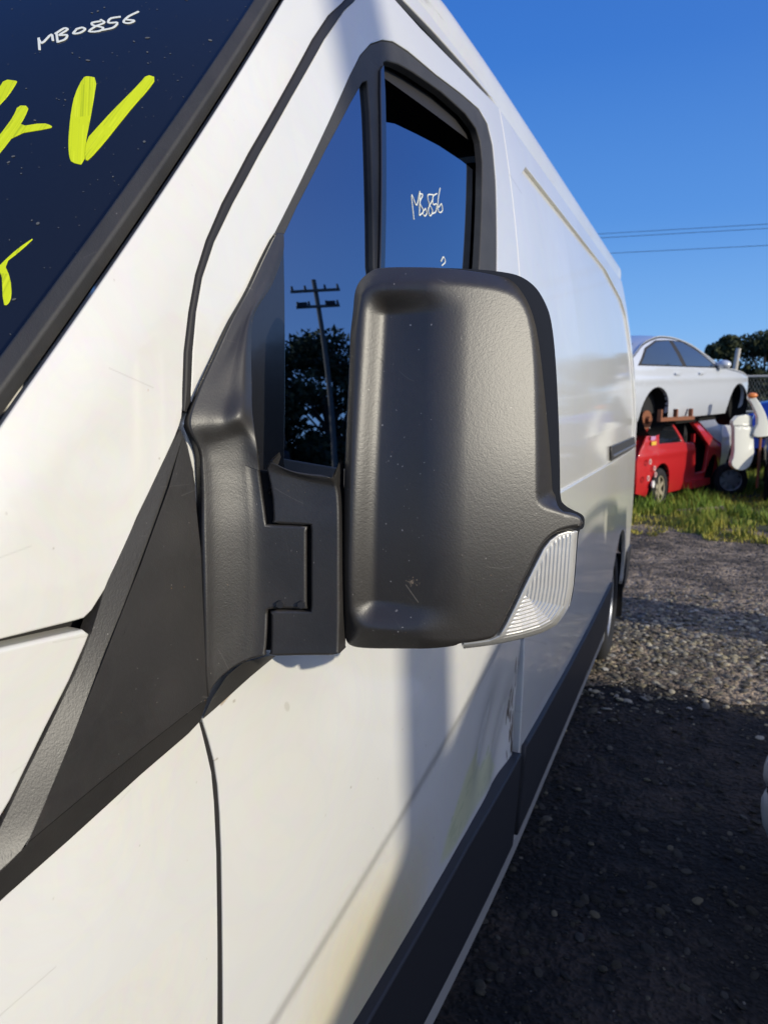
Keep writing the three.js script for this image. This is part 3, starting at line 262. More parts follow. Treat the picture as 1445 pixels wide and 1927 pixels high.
// windscreen: a sheet that leans back and wraps inwards from the pillar
const T0 = 28 * Math.PI / 180, CC = .85;
function wind(t, s) { const z = z0(t), B = CC / T0 * (Math.cos(T0 * (1 - s / CC)) - Math.cos(T0)), A = CC / T0 * (Math.sin(T0) - Math.sin(T0 * (1 - s / CC))); return [S(t, z) - A, t + B * .69, z + B * .72]; }
for (const l of D.mb2) { const s = new Sheet(); stroke(s, l, .0012, skin, -.0212); put('painted_character', s.geometry(), M.chalk, van); }
put('windscreen_trim', sheet([[1.28, 0.0005], [2.24, 0.0005], [2.24, .0200], [1.28, .0200]], wind, { edge: .02, off: .005, r: .004, depth: .02, flip: -1 }), M.trim, van);
M.wind = phys({ name: 'windscreen_glass', color: new THREE.Color(.008, .010, .015), roughness: .02, ior: 1.55, clearcoat: .15, clearcoatRoughness: .02 });
const wg = put('windscreen', sheet([[1.28, .015], [2.24, .015], [2.24, 1.685], [1.28, 1.685]], wind, { edge: .06, off: -.006, r: .001, depth: .004, flip: -1, uv: (P, a, b) => [b, a] }), M.wind, van);
{ // dust and droppings dried on the glass
  const s = new Sheet(); for (let k = 0; k < 900; k++) { const t = rr(1.4, 2.2), q = .02 + .9 * rnd() ** 1.3, r = .0004 + .0014 * rnd() ** 6, e = rr(.6, 2.2), a = rr(-.7, .7), l = []; for (let m = 0; m < 6; m++) { const x = Math.cos(m * 1.047) * r * e, y = Math.sin(m * 1.047) * r; l.push([t + x * Math.sin(a) + y * Math.cos(a), q + x * Math.cos(a) - y * Math.sin(a)]); } s.add(l, wind, { edge: .1, off: -.0055, depth: 0, flip: -1 }); }
  tag(put('dried_specks', s.geometry(), std({ name: 'dry_dirt', color: new THREE.Color(.09, .095, .10), roughness: .9 }), van), null, null, null, 'stuff');
}
const streak = canvas(512, 512, (x, w, h) => { x.fillStyle = '#cfdc06'; x.fillRect(0, 0, w, h); for (let k = 0; k < 260; k++) { const X = rnd() * w, Y = rnd() * h; x.fillStyle = `rgba(${rnd() < .6 ? '150,168,0' : '236,246,60'},${rr(.1, .5)})`; x.fillRect(X, Y, rr(1, 5), rr(60, 400)); } }, 1);
M.yellow.color.set(0xffffff); M.yellow.map = streak;
const PT = D.paint;
// brush direction of each stroke: its longest span
const along = {}; for (const k of Object.keys(PT)) { let m = 0; for (const p of PT[k]) for (const q of PT[k]) { const e = [q[0] - p[0], q[1] - p[1]], L = Math.hypot(...e); if (L > m) { m = L; along[k] = [e[0] / L, e[1] / L]; } } }
for (const k of Object.keys(PT)) put('painted_letter', sheet(PT[k], wind, { edge: .01, off: k === 'v_right' ? -.0050 : -.0054, r: .0004, depth: .001, flip: -1, smooth: 1, uv: (P, a, b) => [(b * along[k][0] - a * along[k][1]) * 8, (a * along[k][0] + b * along[k][1]) * 5] }), M.yellow, van);
for (const l of D.mb) { const s = new Sheet(); stroke(s, l, .0013, wind, -.0054); put('painted_character', s.geometry(), M.chalk, van); }
// fender, bonnet side and the black corner trim
const fenderTex = M.paint;
put('front_fender', sheet(D.fender, skin, { edge: .025, r: .0018, depth: .02 }), fenderTex, van);
put('bonnet', (() => {
  const s = new Sheet(); s.add(D.hoodside.concat([[.3, 1.03], [.3, 1.12]].slice(0, 0)), skin, { edge: .02, r: .004, depth: .02 });
  const rows = []; for (let k = 0; k <= 8; k++) { const z = -.35 + 1.2 * k / 8, y = 1.36 - .26 * (k / 8) ** 1.4, r = []; for (let m = 0; m <= 10; m++) { const x = -.1 - .1 * (k / 8) - 1.75 * m / 10 + .2 * (k / 8) * m / 10; r.push([x, y + .09 * Math.sin(Math.PI * m / 10) ** .7 - (k === 8 ? .02 : 0), z]); } rows.push(r); }
  s.add([[0, 0], [10, 0], [10, 8], [0, 8]], net(rows), { edge: .08, sa: .18, sb: .15, r: .01, depth: .5, flip: -1 }); return s.geometry();
})(), M.paint, van);
{
  const hT = y => .016 * Math.min(1, Math.max(0, (1.507 - y) / .05)) * (.60 - .26 * sst(1.24, 1.42, y)), onT = l => l.map(([z, y]) => V(S(y, z) + hT(y) + .001, y, z));
  const s = new Sheet(), R3 = (a, b, h0, h1, n, ref) => s.ruled(resample(onSkin(a, h0).map(p => p.toArray()), n), resample(onSkin(b, h1).map(p => p.toArray()), n), ref);
  const rs = (A, B, n, ref) => s.ruled(resample(A.map(p => p.toArray()), n), resample(B.map(p => p.toArray()), n), ref);
  rs(onSkin(D.tri_left[0], .001), onT(D.tri_left[1]), 40, V(.9, .3, .3));
  s.add([...D.tri_left[1].slice(0, -2), ...D.tri_bot[0].slice(0, 4).reverse(), ...D.tri_right.slice(2, 5).reverse(), D.tri_right[1]], (z, y) => [S(y, z) + hT(y) + .001, y, z], { edge: .02, r: .0008, depth: .0005 });
  rs(onT(D.tri_bot[0]), onSkin(D.tri_bot[1], .001), 30, V(.9, -.3, .2));
  rs(onT(D.tri_right.slice(1)), onSkin(D.tri_right.slice(1), -.02), 16, V(0, 0, -1));
  rs(onSkin(D.tri_left[0], .001), onSkin(D.tri_left[0], -.012), 24, V(0, .5, .5)); rs(onSkin(D.tri_bot[1], .001), onSkin(D.tri_bot[1], -.01), 20, V(0, -1, 0));
  put('corner_trim', s.geometry(), M.plastic, van);
}
// rear body: side panel with a sunk field, gutter, roof
const fieldLoop = [[-2.24, 1.252], [-3.6, 1.235], [-5.12, 1.225], [-5.19, 1.30], [-5.20, 1.9], [-5.16, 2.06], [-5.0, 2.13], [-4.3, 2.207], [-3, 2.205], [-2.33, 2.202], [-2.22, 2.15], [-2.2, 1.7]];
const arch = []; for (let k = 0; k <= 16; k++) { const a = Math.PI * k / 16; arch.push([-4.62 + .43 * Math.cos(a), .36 + .42 * Math.sin(a)]); }
put('side_panel', sheet([[-1.975, .40], [-1.962, .62], [-1.948, .9], [-1.965, 1.2], [-1.985, 1.6], [-1.993, 1.8384], [-2.040, 2.0373], [-2.081, 2.234], [-2.085, 2.285], [-5.45, 2.285], [-5.45, .5], [-5.1, .36], ...arch.slice().reverse(), [-4.1, .36]], skin, { edge: .05, r: .004, depth: .02, holes: [fieldLoop], uv: (P, a, b) => [a / 3, b / 3] }), M.side, van);
put('side_field', sheet(fieldLoop, skin, { edge: .05, off: -.011, depth: 0, uv: (P, a, b) => [a / 3, b / 3] }), M.side, van);
put('door_top_rail', sheet([[-.99, 2.03], [-1.15, 2.165], [-1.25, 2.222], [-1.345, 2.248], [-1.55, 2.262], [-2.02, 2.287], [-2.105, 2.29], [-2.11, 2.36], [-1.4, 2.32], [-1.12, 2.22]], skin, { edge: .03, r: .003, depth: .012 }), M.paint, van);
{ // roof, from the rain gutter over to the middle and on to the far side
  const rows = []; for (let k = 0; k <= 26; k++) { const z = k === 26 ? -5.46 : -1.13 - 4.3 * k / 25, c = sst(-1.0, -1.7, z), yr = 2.185 + .10 * sst(-1.1, -1.5, z), top = 2.25 + .20 * c - (z < -5.1 ? .10 * ((-5.1 - z) / .36) ** 2 : 0), xs = S(yr, z) - .002, r = [];
    for (let m = 0; m <= 12; m++) { const a = Math.PI / 2 * m / 12, X = xs + .012 * Math.sin(2 * a) - (.95 + xs) * (1 - Math.cos(a)) ** 1.25, y = yr + (top - yr) * Math.sin(a) ** .62; r.push([X, y, z]); } for (let m = 11; m >= 0; m--) r.push([-1.9 - r[m][0], r[m][1], z]); rows.push(r); }
  put('roof', sheet([[0, 0], [24, 0], [24, 26], [0, 26]], net(rows), { edge: .07, sa: .09, sb: .17, r: .004, depth: .02, flip: 1 }), M.paint, van);
  const rail = []; for (let k = 0; k <= 20; k++) { const z = -2.15 - 2.1 * k / 20; rail.push(V(S(2.285, z) - .045, 2.372, z)); }
  put('roof_strip', [new THREE.TubeGeometry(new THREE.CatmullRomCurve3(rail), 40, .022, 8)], M.paint, van);
}
// far side, back, floor and bulkhead close the body
put('far_side', [box(.03, 1.9, 4.4, -1.87, 1.25, -3.25), box(.03, .9, 1.6, -1.85, .8, -.4)], M.paint, van);
put('rear_doors', [box(1.46, 1.6, .03, -.95, 1.2, -5.47)], M.paint, van);
put('bulkhead', [box(1.58, 1.75, .02, -.95, 1.28, -2.08), box(1.7, .03, 5.2, -.95, .42, -2.9), box(1.6, .02, 1.0, -.95, 2.19, -1.6)], std({ name: 'cabin_lining', color: new THREE.Color(.055, .045, .038), roughness: .9 }), van);
put('seat_back', [box(.5, .62, .14, -.5, 1.2, -1.62), box(.28, .2, .11, -.5, 1.63, -1.66)], M.seal, van);
put('dashboard', [box(1.6, .3, .4, -.95, 1.2, -.55)], M.seal, van);
put('front_panel', [box(1.5, .62, .04, -1.05, .82, .82)], M.paint, van);
// black rubbing strip, sill and rail
M.strip = std({ name: 'grey_black_plastic', color: new THREE.Color(.022, .022, .025), roughness: .55 });
put('rubbing_strip', (() => { const s = new Sheet(), top = [[-.66, .56], [-1.0, .563], [-1.47, .60], [-1.93, .605]], t2 = [[-1.985, .60], [-2.79, .572], [-3.33, .565], [-4.17, .57]];
  s.add([...top, [-1.93, .335], [-.66, .335]], lift(.014), { edge: .04, r: .006, depth: .03 }); s.add([...t2, [-4.17, .335], [-1.985, .335]], lift(.014), { edge: .05, r: .006, depth: .03 });
  s.add([[.28, .56], [-.64, .56], [-.64, .335], [.28, .335]], lift(.014), { edge: .05, r: .006, depth: .03 }); s.add([[-5.05, .57], [-5.42, .57], [-5.42, .335], [-5.05, .335]], lift(.014), { edge: .05, r: .006, depth: .03 }); return s.geometry(); })(), M.strip, van);
put('sill', (() => { const s = new Sheet(); s.add([[.28, .325], [-4.15, .325], [-4.15, .245], [.28, .245]], lift(.004), { edge: .06, r: .014, depth: .05 }); return s.geometry(); })(), std({ name: 'dirty_sill', color: new THREE.Color(.34, .33, .31), roughness: .6 }), van);
const slide = put('door_rail', sheet([[-3.86, 1.240], [-3.83, 1.312], [-5.15, 1.300], [-5.28, 1.228]].map(([z, y]) => [z, y]), lift(.001), { edge: .05, r: .004, depth: .006 }), std({ name: 'dull_metal', color: new THREE.Color(.09, .085, .08), roughness: .45, metalness: .5 }), van);
put('rail_strip', sheet([[-3.9, 1.256], [-3.9, 1.268], [-5.2, 1.252], [-5.2, 1.240]], lift(.008), { edge: .06, r: .002, depth: .006 }), std({ name: 'bright_metal', color: new THREE.Color(.5, .48, .45), roughness: .35, metalness: .9 }), slide);
put('rear_lamp', sheet([[-5.36, .62], [-5.45, .62], [-5.45, .78], [-5.36, .78]], lift(.003), { edge: .05, r: .004, depth: .01 }), std({ name: 'red_lens', color: new THREE.Color(.45, .03, .02), roughness: .25 }), van);
M.tyre = std({ name: 'tyre_rubber', color: new THREE.Color(.012, .012, .013), roughness: .85 });
M.alloy = std({ name: 'alloy', color: new THREE.Color(.42, .43, .45), roughness: .35, metalness: .7 });
M.steel = std({ name: 'painted_steel_rim', color: new THREE.Color(.33, .29, .2), roughness: .6 });
M.rust = std({ name: 'rust', color: new THREE.Color(.23, .085, .04), roughness: .9 });
M.void = std({ name: 'dark_cavity', color: new THREE.Color(.006, .006, .006), roughness: 1 });
// wheel with its axle along local z; face towards +z
function wheel(name, parent, p, R, wd, rimM, spokes = 6, turn = Math.PI / 2) {
  const prof = [[R * .64, -wd / 2], [R * .86, -wd / 2], [R * .97, -wd * .4], [R, -wd * .25], [R, wd * .25], [R * .97, wd * .4], [R * .86, wd / 2], [R * .66, wd / 2], [R * .62, wd * .4], [R * .62, -wd * .4], [R * .64, -wd / 2]].map(q => new THREE.Vector2(...q));
  const tyre = put(name, [new THREE.LatheGeometry(prof, 32).rotateX(Math.PI / 2)], M.tyre, parent); tyre.position.set(...p); tyre.rotation.y = turn;
  const g = [new THREE.CylinderGeometry(R * .17, R * .2, wd * .25, 16).rotateX(Math.PI / 2).translate(0, 0, wd * .3)];
  for (let k = 0; k < spokes; k++) { const a = 2 * Math.PI * k / spokes; g.push(box(R * .2, R * .52, wd * .12, 0, R * .36, wd * .3).rotateZ(a)); }
  g.push(new THREE.TorusGeometry(R * .62, R * .045, 8, 32).translate(0, 0, wd * .36)); g.push(new THREE.CylinderGeometry(R * .6, R * .6, wd * .1, 24).rotateX(Math.PI / 2).translate(0, 0, -wd * .1));
  put('rim', g, rimM, tyre); return tyre;
}
wheel('wheel', van, [-.15, .34, -4.62], .34, .22, M.alloy);
put('wheel_housing', [box(.5, .5, .95, -.33, .65, -4.62), box(.02, .5, .02, -.03, .4, -5.06)], M.void, van);
put('mud_flap', [box(.24, .42, .012, -.15, .34, -5.10)], M.seal, van);

// ---------------------------------------------------------------- the wing mirror (part of the van)
const gridA = D.gridA, gridB = D.gridB, netA = net(gridA), netB = net(gridB);
const mo = { sa: .03, sb: .045, edge: .006, r: .0035, depth: .014, flip: -1 };
const mirror = put('wing_mirror', (() => { // foot that carries the arm
  const s = new Sheet();
  s.add([[0, 0], [4, 0], [4, 2.0], [4.98, 2.0], [4.98, 4.0], [4, 4.0], [4, 6], [0, 6]], netB, { ...mo, skip: (a, b) => b > 5.98 });
  s.add([[0, 1], [4, 1], [4, 9], [0, 9]], netA, { ...mo, r: .003, skip: (a, b) => b < 1.02 });
  return s.geometry();
})(), M.plastic, van);
const hinge = put('hinge_arm', sheet([[4.10, .0], [6, 0], [6.0, 6.75], [5.93, 6.92], [5.8, 7.0], [4.95, 6.97], [4.62, 6.88], [4.34, 6.66], [4.17, 6.2], [4.20, 4.9], [4.16, 4.05], [5.04, 4.05], [5.04, 1.95], [4.06, 1.95]], netB, { ...mo, r: .0035, depth: .034 }), M.plastic, mirror);
put('hinge_core', sheet([[3.6, .3], [5.7, .3], [5.7, 5.9], [3.6, 5.9]], netB, { ...mo, edge: .02, off: -.012, depth: .04 }), M.void, mirror);
for (const a of [4.33, 4.82]) { const P = netB(a, 2.13); put('screw_head', new THREE.CylinderGeometry(.0042, .0046, .003, 6).rotateX(Math.PI / 2).rotateY(.35).translate(P[0] + .0006, P[1], P[2] + .0012), M.strip, mirror); }
put('foot_bevel', (() => { const s = new Sheet(); s.ruled(resample(onSkin(D.bevel[0], .016).map(p => p.toArray()), 14), resample(onSkin(D.bevel[1], .002).map(p => p.toArray()), 14), V(.8, -.5, .2)); return s.geometry(); })(), M.plastic, mirror);
put('sail_plate', sheet(D.sail, skin, { edge: .03, off: .002, r: .002, depth: .01 }), M.gloss, mirror);
// housing
const mAz = 12 * Math.PI / 180, mN = V(Math.sin(mAz), 0, Math.cos(mAz)), mA = V(Math.cos(mAz), 0, -Math.sin(mAz)), mQ = V(D.Q0, 1.54, D.Q2);
const chaikin = (l, n) => { for (; n--;) l = l.flatMap((p, k) => { const q = l[(k + 1) % l.length]; return [[p[0] * .75 + q[0] * .25, p[1] * .75 + q[1] * .25], [p[0] * .25 + q[0] * .75, p[1] * .25 + q[1] * .75]]; }); return l; };
const hOut = chaikin(D.hOuter, 2), hIn = chaikin(D.hInner, 1);
function dist(p, q, l) { let d = 1e9, inside = false; for (let k = 0, j = l.length - 1; k < l.length; j = k++) { const [x1, y1] = l[j], [x2, y2] = l[k], dx = x2 - x1, dy = y2 - y1, t = Math.max(0, Math.min(1, ((p - x1) * dx + (q - y1) * dy) / (dx * dx + dy * dy || 1))); d = Math.min(d, Math.hypot(p - x1 - t * dx, q - y1 - t * dy)); if ((y1 > q) !== (y2 > q) && p < (x2 - x1) * (q - y1) / (y2 - y1) + x1) inside = !inside; } return inside ? d : -d; }
const rid = D.hRidge, rgt = D.hRight;
function relief(p, q) {
  const pl = rid[0][0] + (rid[1][0] - rid[0][0]) * (q - rid[0][1]) / (rid[1][1] - rid[0][1]), pr = rgt[0][0] + (rgt[1][0] - rgt[0][0]) * (q - rgt[0][1]) / (rgt[1][1] - rgt[0][1]);
  const u = (p - pl) / (pr - pl), w = .19;
  const ends = sst(-.244, -.214, q) * sst(.114, .086, q);
  const G = -.018 * sst(-.005, .14, u) * (1 - sst(.15, .62, u)) * ends;
  const x = Math.max(0, u - .37); const C = -w * .70 * (x - .11 * Math.log(1 + x / .11));
  return G + C - .18 * q - .7 * Math.min(0, q + .04) ** 2;
}
function hh(p, q) {
  const dI = dist(p, q, hIn); let h = relief(p, q);
  const e = .0035, s = dI > e ? 0 : dI < -e ? -dI : (e - dI) ** 2 / (4 * e); // softened crease
  if (s > 0) { const dO = Math.max(0, dist(p, q, hOut)), t = s / (dO + s + 1e-6), right = sst(.17, .195, p) * sst(-.13, -.10, q), top = sst(.06, .10, q) * (1 - right); const drop = .013 + .032 * right + .014 * top; h -= drop * (right * t + (1 - right) * t ** (1.5 - .3 * top)); }
  return h;
}
const hs = (p, q) => { const h = hh(p, q); return [mQ.x + mA.x * p + mN.x * h, mQ.y + q, mQ.z + mA.z * p + mN.z * h]; };
const shellTex = canvas(1024, 1024, (x, w, h) => {
  plastic(x, w, h, { scr: 90, specks: 220, base: '#312e2b' });
  const X = p => (p + .05) / .5 * w, Y = q => (.2 - q) / .5 * h, c = D.chip[0];
  for (let k = 0; k < 90; k++) { const a = rnd() * 7, r = rnd() * rnd() * 20; x.fillStyle = `rgba(${rnd() < .7 ? '178,152,118' : '120,100,80'},${rr(.4, .9)})`; x.beginPath(); x.ellipse(X(c[0]) + Math.cos(a) * r * 1.1, Y(c[1]) + Math.sin(a) * r * .7, rr(.6, 2.2), rr(.5, 1.6), rnd() * 3, 0, 7); x.fill(); }
  x.strokeStyle = 'rgba(180,165,140,.7)'; x.lineWidth = 2; x.beginPath(); x.moveTo(X(c[0]) - 14, Y(c[1]) + 8); x.lineTo(X(c[0]) + 14, Y(c[1]) + 44); x.stroke();
  for (let k = 0; k < 40; k++) { const p = rr(.02, .09), q = rr(-.25, .08); x.fillStyle = `rgba(200,196,190,${rr(.3, .8)})`; x.beginPath(); x.ellipse(X(p), Y(q), rr(.5, 1.8), rr(.5, 2.4), rnd() * 3, 0, 7); x.fill(); }
  for (let k = 0; k < 26; k++) { const p = rr(.06, .2), q = rr(-.26, .05), L = rr(10, 60), a = rr(-.4, .1); x.strokeStyle = `rgba(30,28,27,${rr(.15, .4)})`; x.lineWidth = rr(.8, 2.4); x.beginPath(); x.moveTo(X(p), Y(q)); x.lineTo(X(p) + Math.cos(a) * L, Y(q) + Math.sin(a) * L); x.stroke(); }
});
M.shell = phys({ name: 'mirror_shell_plastic', map: shellTex, roughness: .44, ior: 1.66, bumpMap: grain, bumpScale: .00015 });
const uvH = (P, a, b) => [(a + .05) / .5, 1 - (.2 - b) / .5];
// the grain repeats per metre, the wear map spans half a metre: give the grain its own repeat
const grainH = grain.clone(); grainH.repeat.set(.5 / .16, .5 / .16); grainH.needsUpdate = true; M.shell.bumpMap = grainH;
const shell = put('mirror_housing', sheet(D.hBlack, hs, { edge: .0042, r: .006, depth: .085, flip: -1, uv: uvH, smooth: 2 }), M.shell, mirror);
{ // indicator: clear ribbed cover over a silvered bowl
  const rim = D.hLens, edgeL = rim.slice(0, 10), hy = rim.slice(10);
  const dl = (p, q, l) => { let d = 1e9; for (let k = 0; k < l.length - 1; k++) { const [x1, y1] = l[k], [x2, y2] = l[k + 1], dx = x2 - x1, dy = y2 - y1, t = Math.max(0, Math.min(1, ((p - x1) * dx + (q - y1) * dy) / (dx * dx + dy * dy || 1))); d = Math.min(d, Math.hypot(p - x1 - t * dx, q - y1 - t * dy)); } return d; };
  const smoothEdge = edgeL.concat();
  const rib = (p, q) => { const d = dl(p, q, smoothEdge), b = dl(p, q, hy), k = sst(.003, .007, b) * sst(.006, .010, d); return .0005 * k * Math.cos(2 * Math.PI * d / .0042); };
  const ls = (p, q) => { const h = hh(p, q) - .0045 + 1.4 * rib(p, q); return [mQ.x + mA.x * p + mN.x * h, mQ.y + q, mQ.z + mA.z * p + mN.z * h]; };
  put('indicator_reflector', sheet(rim, ls, { edge: .0011, r: .0015, depth: .05, flip: -1 }), phys({ name: 'silvered_bowl', color: new THREE.Color(.86, .85, .82), roughness: .28, metalness: .45 }), mirror);
  const lc = (p, q) => { const h = hh(p, q) - .0006; return [mQ.x + mA.x * p + mN.x * h, mQ.y + q, mQ.z + mA.z * p + mN.z * h]; };
  put('indicator_lens', sheet(rim, lc, { edge: .004, r: .003, depth: .05, flip: -1 }), phys({ name: 'clear_plastic', color: new THREE.Color(.93, .92, .90), roughness: .04, transmission: 1, thickness: 0, ior: 1.5 }), mirror);
}
put('mirror_glass', [new THREE.BoxGeometry(.19, .33, .006).rotateY(mAz).translate(mQ.x + mA.x * .105 - mN.x * .09, 1.47, mQ.z + mA.z * .105 - mN.z * .09)], std({ name: 'silver_mirror', color: new THREE.Color(.8, .8, .8), roughness: .03, metalness: 1 }), mirror);
put('mirror_back', (() => { const s = new Sheet(); s.add(hOut, (p, q) => [mQ.x + mA.x * p - mN.x * .08, mQ.y + q, mQ.z + mA.z * p - mN.z * .08], { edge: .03, depth: 0, flip: -1 }); return s.geometry(); })(), M.strip, mirror);

// ---------------------------------------------------------------- cars: x forward, y up, z to the car's right; bodies are skins with real wheel arches and window openings
const carPaint = (n, c, o = {}) => phys({ name: n, color: new THREE.Color(...c), roughness: .4, clearcoat: .9, clearcoatRoughness: .06, metalness: o.metal ?? 0 });
M.carGlass = phys({ name: 'car_glass', color: new THREE.Color(.05, .085, .12), roughness: .02, metalness: .55, clearcoat: 1, clearcoatRoughness: .01 });
M.darkGlass = phys({ name: 'dark_car_glass', color: new THREE.Color(.012, .014, .018), roughness: .03, ior: 1.7 });
const KIND = {
  sedan: { W: 1.78, top: [[-2.28, .52], [-2.32, .80], [-2.25, .98], [-1.98, 1.07], [-1.50, 1.32], [-1.0, 1.435], [-.55, 1.43], [-.10, 1.33], [.62, 1.0], [1.45, .89], [1.80, .79], [1.90, .62], [1.88, .45]], screens: [3, 7], fx: [1.36, -1.34], R: .36, mx: .52,
    win: [[[-1.74, 1.03], [-1.48, 1.24], [-1.12, 1.36], [-.74, 1.385], [-.64, 1.0]], [[-.52, 1.0], [-.62, 1.385], [-.36, 1.365], [-.06, 1.255], [.42, .985]]], dlo: [[-1.82, 1.01], [-1.5, 1.265], [-1.12, 1.385], [-.7, 1.40], [-.34, 1.385], [-.02, 1.275], [.54, .965]], glass: [1, 1] },
  hatch: { W: 1.64, top: [[-1.78, .42], [-1.82, .74], [-1.74, .90], [-1.34, 1.30], [-1.0, 1.37], [-.1, 1.39], [.32, 1.33], [.98, .96], [1.62, .80], [1.80, .66], [1.84, .42]], screens: [2, 6], fx: [1.16, -1.12], R: .33,
    win: [[[-1.26, .95], [-1.12, 1.2], [-.98, 1.27], [-.66, 1.285], [-.40, .94]], [[-.32, .93], [-.60, 1.285], [-.1, 1.3], [.28, 1.22], [.66, .92]]], glass: [1, 0], doorHole: [[.28, .42], [.22, .62], [.14, .9], [-.30, .93], [.70, .91], [.82, .85], [.76, .42]] },
  carrier: { W: 1.74, top: [[-1.80, .45], [-1.84, .75], [-1.78, 1.05], [-1.62, 1.22], [-1.3, 1.27], [-.2, 1.29], [.3, 1.26], [.45, 1.20], [1.12, .85], [1.6, .74], [1.8, .6], [1.85, .4]], screens: [2, 7], fx: [1.2, -1.15], R: .33,
    win: [[[-1.5, .86], [-1.4, 1.1], [-.8, 1.14], [-.75, .84]], [[-.67, .84], [-.7, 1.14], [.1, 1.14], [.12, .83]]], glass: [1, 1] },
  wagon: { W: 1.80, top: [[-2.3, .55], [-2.34, .9], [-2.2, 1.2], [-1.95, 1.5], [-1.6, 1.60], [.2, 1.62], [.65, 1.52], [1.45, 1.02], [2.02, .90], [2.26, .74], [2.32, .45]], screens: [2, 6], fx: [1.4, -1.4], R: .35,
    win: [[[-1.95, 1.05], [-1.8, 1.42], [-1.0, 1.48], [-.95, 1.02]], [[-.87, 1.02], [-.9, 1.48], [-.1, 1.49], [-.05, 1.0]], [[.03, 1.0], [0, 1.49], [.5, 1.42], [1.05, .99]]], glass: [1, 1, 1] },
};
function makeCar(name, kind, paint, place, o = {}) {
  const K = { ...KIND[kind] }, root = base(name, place.p, place.turn), top = K.top, W = K.W / 2; root.rotation.order = 'YXZ'; root.rotation.z = place.pitch ?? 0; const sc = place.s ?? 1; root.scale.set(sc, sc, sc);
  const x0 = top[0][0], x1 = top.at(-1)[0], mx = (x0 + x1) / 2, hl = (x1 - x0) / 2;
  const half = (x, y) => { const e = Math.abs((x - mx) / hl); return W - .10 * e ** 5 - .30 * Math.max(0, y - .96) ** 1.15 * (1 + .25 * Math.max(0, y - .96)) - .05 * ((y - .68) / .4) ** 2 * (y < .68 ? 1 : .4) + .012 * Math.exp(-(((y - .80) / .05) ** 2)); };
  const curve = new THREE.CatmullRomCurve3(top.map(p => V(p[0], p[1], 0)), false, 'catmullrom', .35), N = 72, prof = curve.getPoints(N).map(p => [p.x, p.y]);
  const bottom = [], sill = .20; const ar = (cx, up) => { const r = []; for (let k = 0; k <= 14; k++) { const a = Math.PI * k / 14 * (up ? 1 : 1); r.push([cx + K.R * Math.cos(a), Math.max(sill, .33 + K.R * Math.sin(a) * 1.02)]); } r[0][1] = sill; r[14][1] = sill; return r; };
  const out = [...prof.map(([x, y]) => [x, y - .012]), [x1 - .02, sill + .02], [K.fx[0] + K.R + .04, sill], ...ar(K.fx[0]), ...ar(K.fx[1]), [K.fx[1] - K.R - .04, sill + .02], [x0 + .03, sill + .08]];
  const holes = K.win.map(w => w.slice()); if (o.doorOff && K.doorHole) { const w = holes[1]; holes[1] = [w[1], w[2], w[3], w[4], ...K.doorHole.slice(4).map(p => p), ...K.doorHole.slice(0, 4)]; }
  const sh = new Sheet();
  for (const s of [1, -1]) sh.add(out, (x, y) => [x, y, s * half(x, y)], { edge: .09, r: .012, depth: .05, flip: -s, holes });
  // top sheet from the rear bumper over the roof to the front bumper
  const grid = prof.map(([x, y]) => { const z = half(x, y - .012) - .006, r = []; for (let k = -6; k <= 6; k++) { const t = k / 6; r.push([x, y + .055 * (1 - Math.abs(t) ** 3.2) - .004, z * t]); } return r; }), top3 = net(grid);
  const strip = (b0, b1, a0, a1, m, nm, off, parent) => put(nm, sheet([[a0, b0], [a1, b0], [a1, b1], [a0, b1]], top3, { edge: .09, sa: .13, sb: .075, r: .008, depth: .012, off, flip: 1 }), m, parent);
  const bs = k => k / (top.length - 1) * N, [r0, f0] = K.screens;
  sh.add([[0, 0], [12, 0], [12, N], [0, N]], top3, { edge: .09, sa: .13, sb: .075, r: .008, depth: .02, flip: 1 });
  const body = put('body', sh.geometry(), paint, root);
  if (!o.noGlass) { strip(bs(r0) + .8, bs(r0 + 1) - .5, 1.0, 11.0, o.dark ? M.darkGlass : M.carGlass, 'rear_window', .006, root); strip(bs(f0) + .5, bs(f0 + 1) - .6, .9, 11.1, M.carGlass, 'windscreen', .006, root); }
  K.win.forEach((w, i) => { for (const s of [1, -1]) if ((K.glass[i] || s < 0) && !(o.skipGlass?.includes(i))) put('side_window', sheet(w, (x, y) => [x, y, s * half(x, y)], { edge: .2, off: K.dlo ? .006 : -.012, r: .002, depth: .004, flip: -s }), o.dark ? M.darkGlass : M.carGlass, root); });
  const gl = o.dark ? M.darkGlass : M.carGlass;
  put('cabin', [box(hl * 1.5, .5, W * 1.5, mx - .05, .55, 0), ...[[-.55, -.38], [-.55, .38], [.35, -.38], [.35, .38]].map(([x, z]) => box(.14, .75, .45, x, .85, z))], std({ name: 'dark_seats', color: new THREE.Color(.018, .018, .02), roughness: .9 }), root);
  for (const x of K.fx) for (const s of [1, -1]) put('wheel_well', [new THREE.CylinderGeometry(K.R * .995, K.R * .995, .02, 24).rotateX(Math.PI / 2).translate(x, .34, s * (W - .26)), new THREE.CylinderGeometry(K.R * 1.0, K.R * 1.0, .24, 24, 1, true).rotateX(Math.PI / 2).translate(x, .34, s * (W - .15))].map(g => g), M.void, root);
  put('underbody', [box(hl * 1.55, .16, W * 1.5, mx, sill - .02, 0)], M.void, root);
  if (K.dlo) for (const s of [1, -1]) put('window_surround', sheet(K.dlo, (x, y) => [x, y, s * half(x, y)], { edge: .15, off: .003, r: .003, depth: .006, flip: -s }), M.seal, root);
  const hx = kind === 'hatch' ? [-.5] : kind === 'sedan' ? [-.62, .12] : [-.42, .42]; for (const x of hx) for (const s of [1, -1]) if (!(o.doorOff)) put('door_handle', box(.17, .032, .035, x - .2, .885, s * (half(x, .885) + .012)), o.handle ?? paint, root);
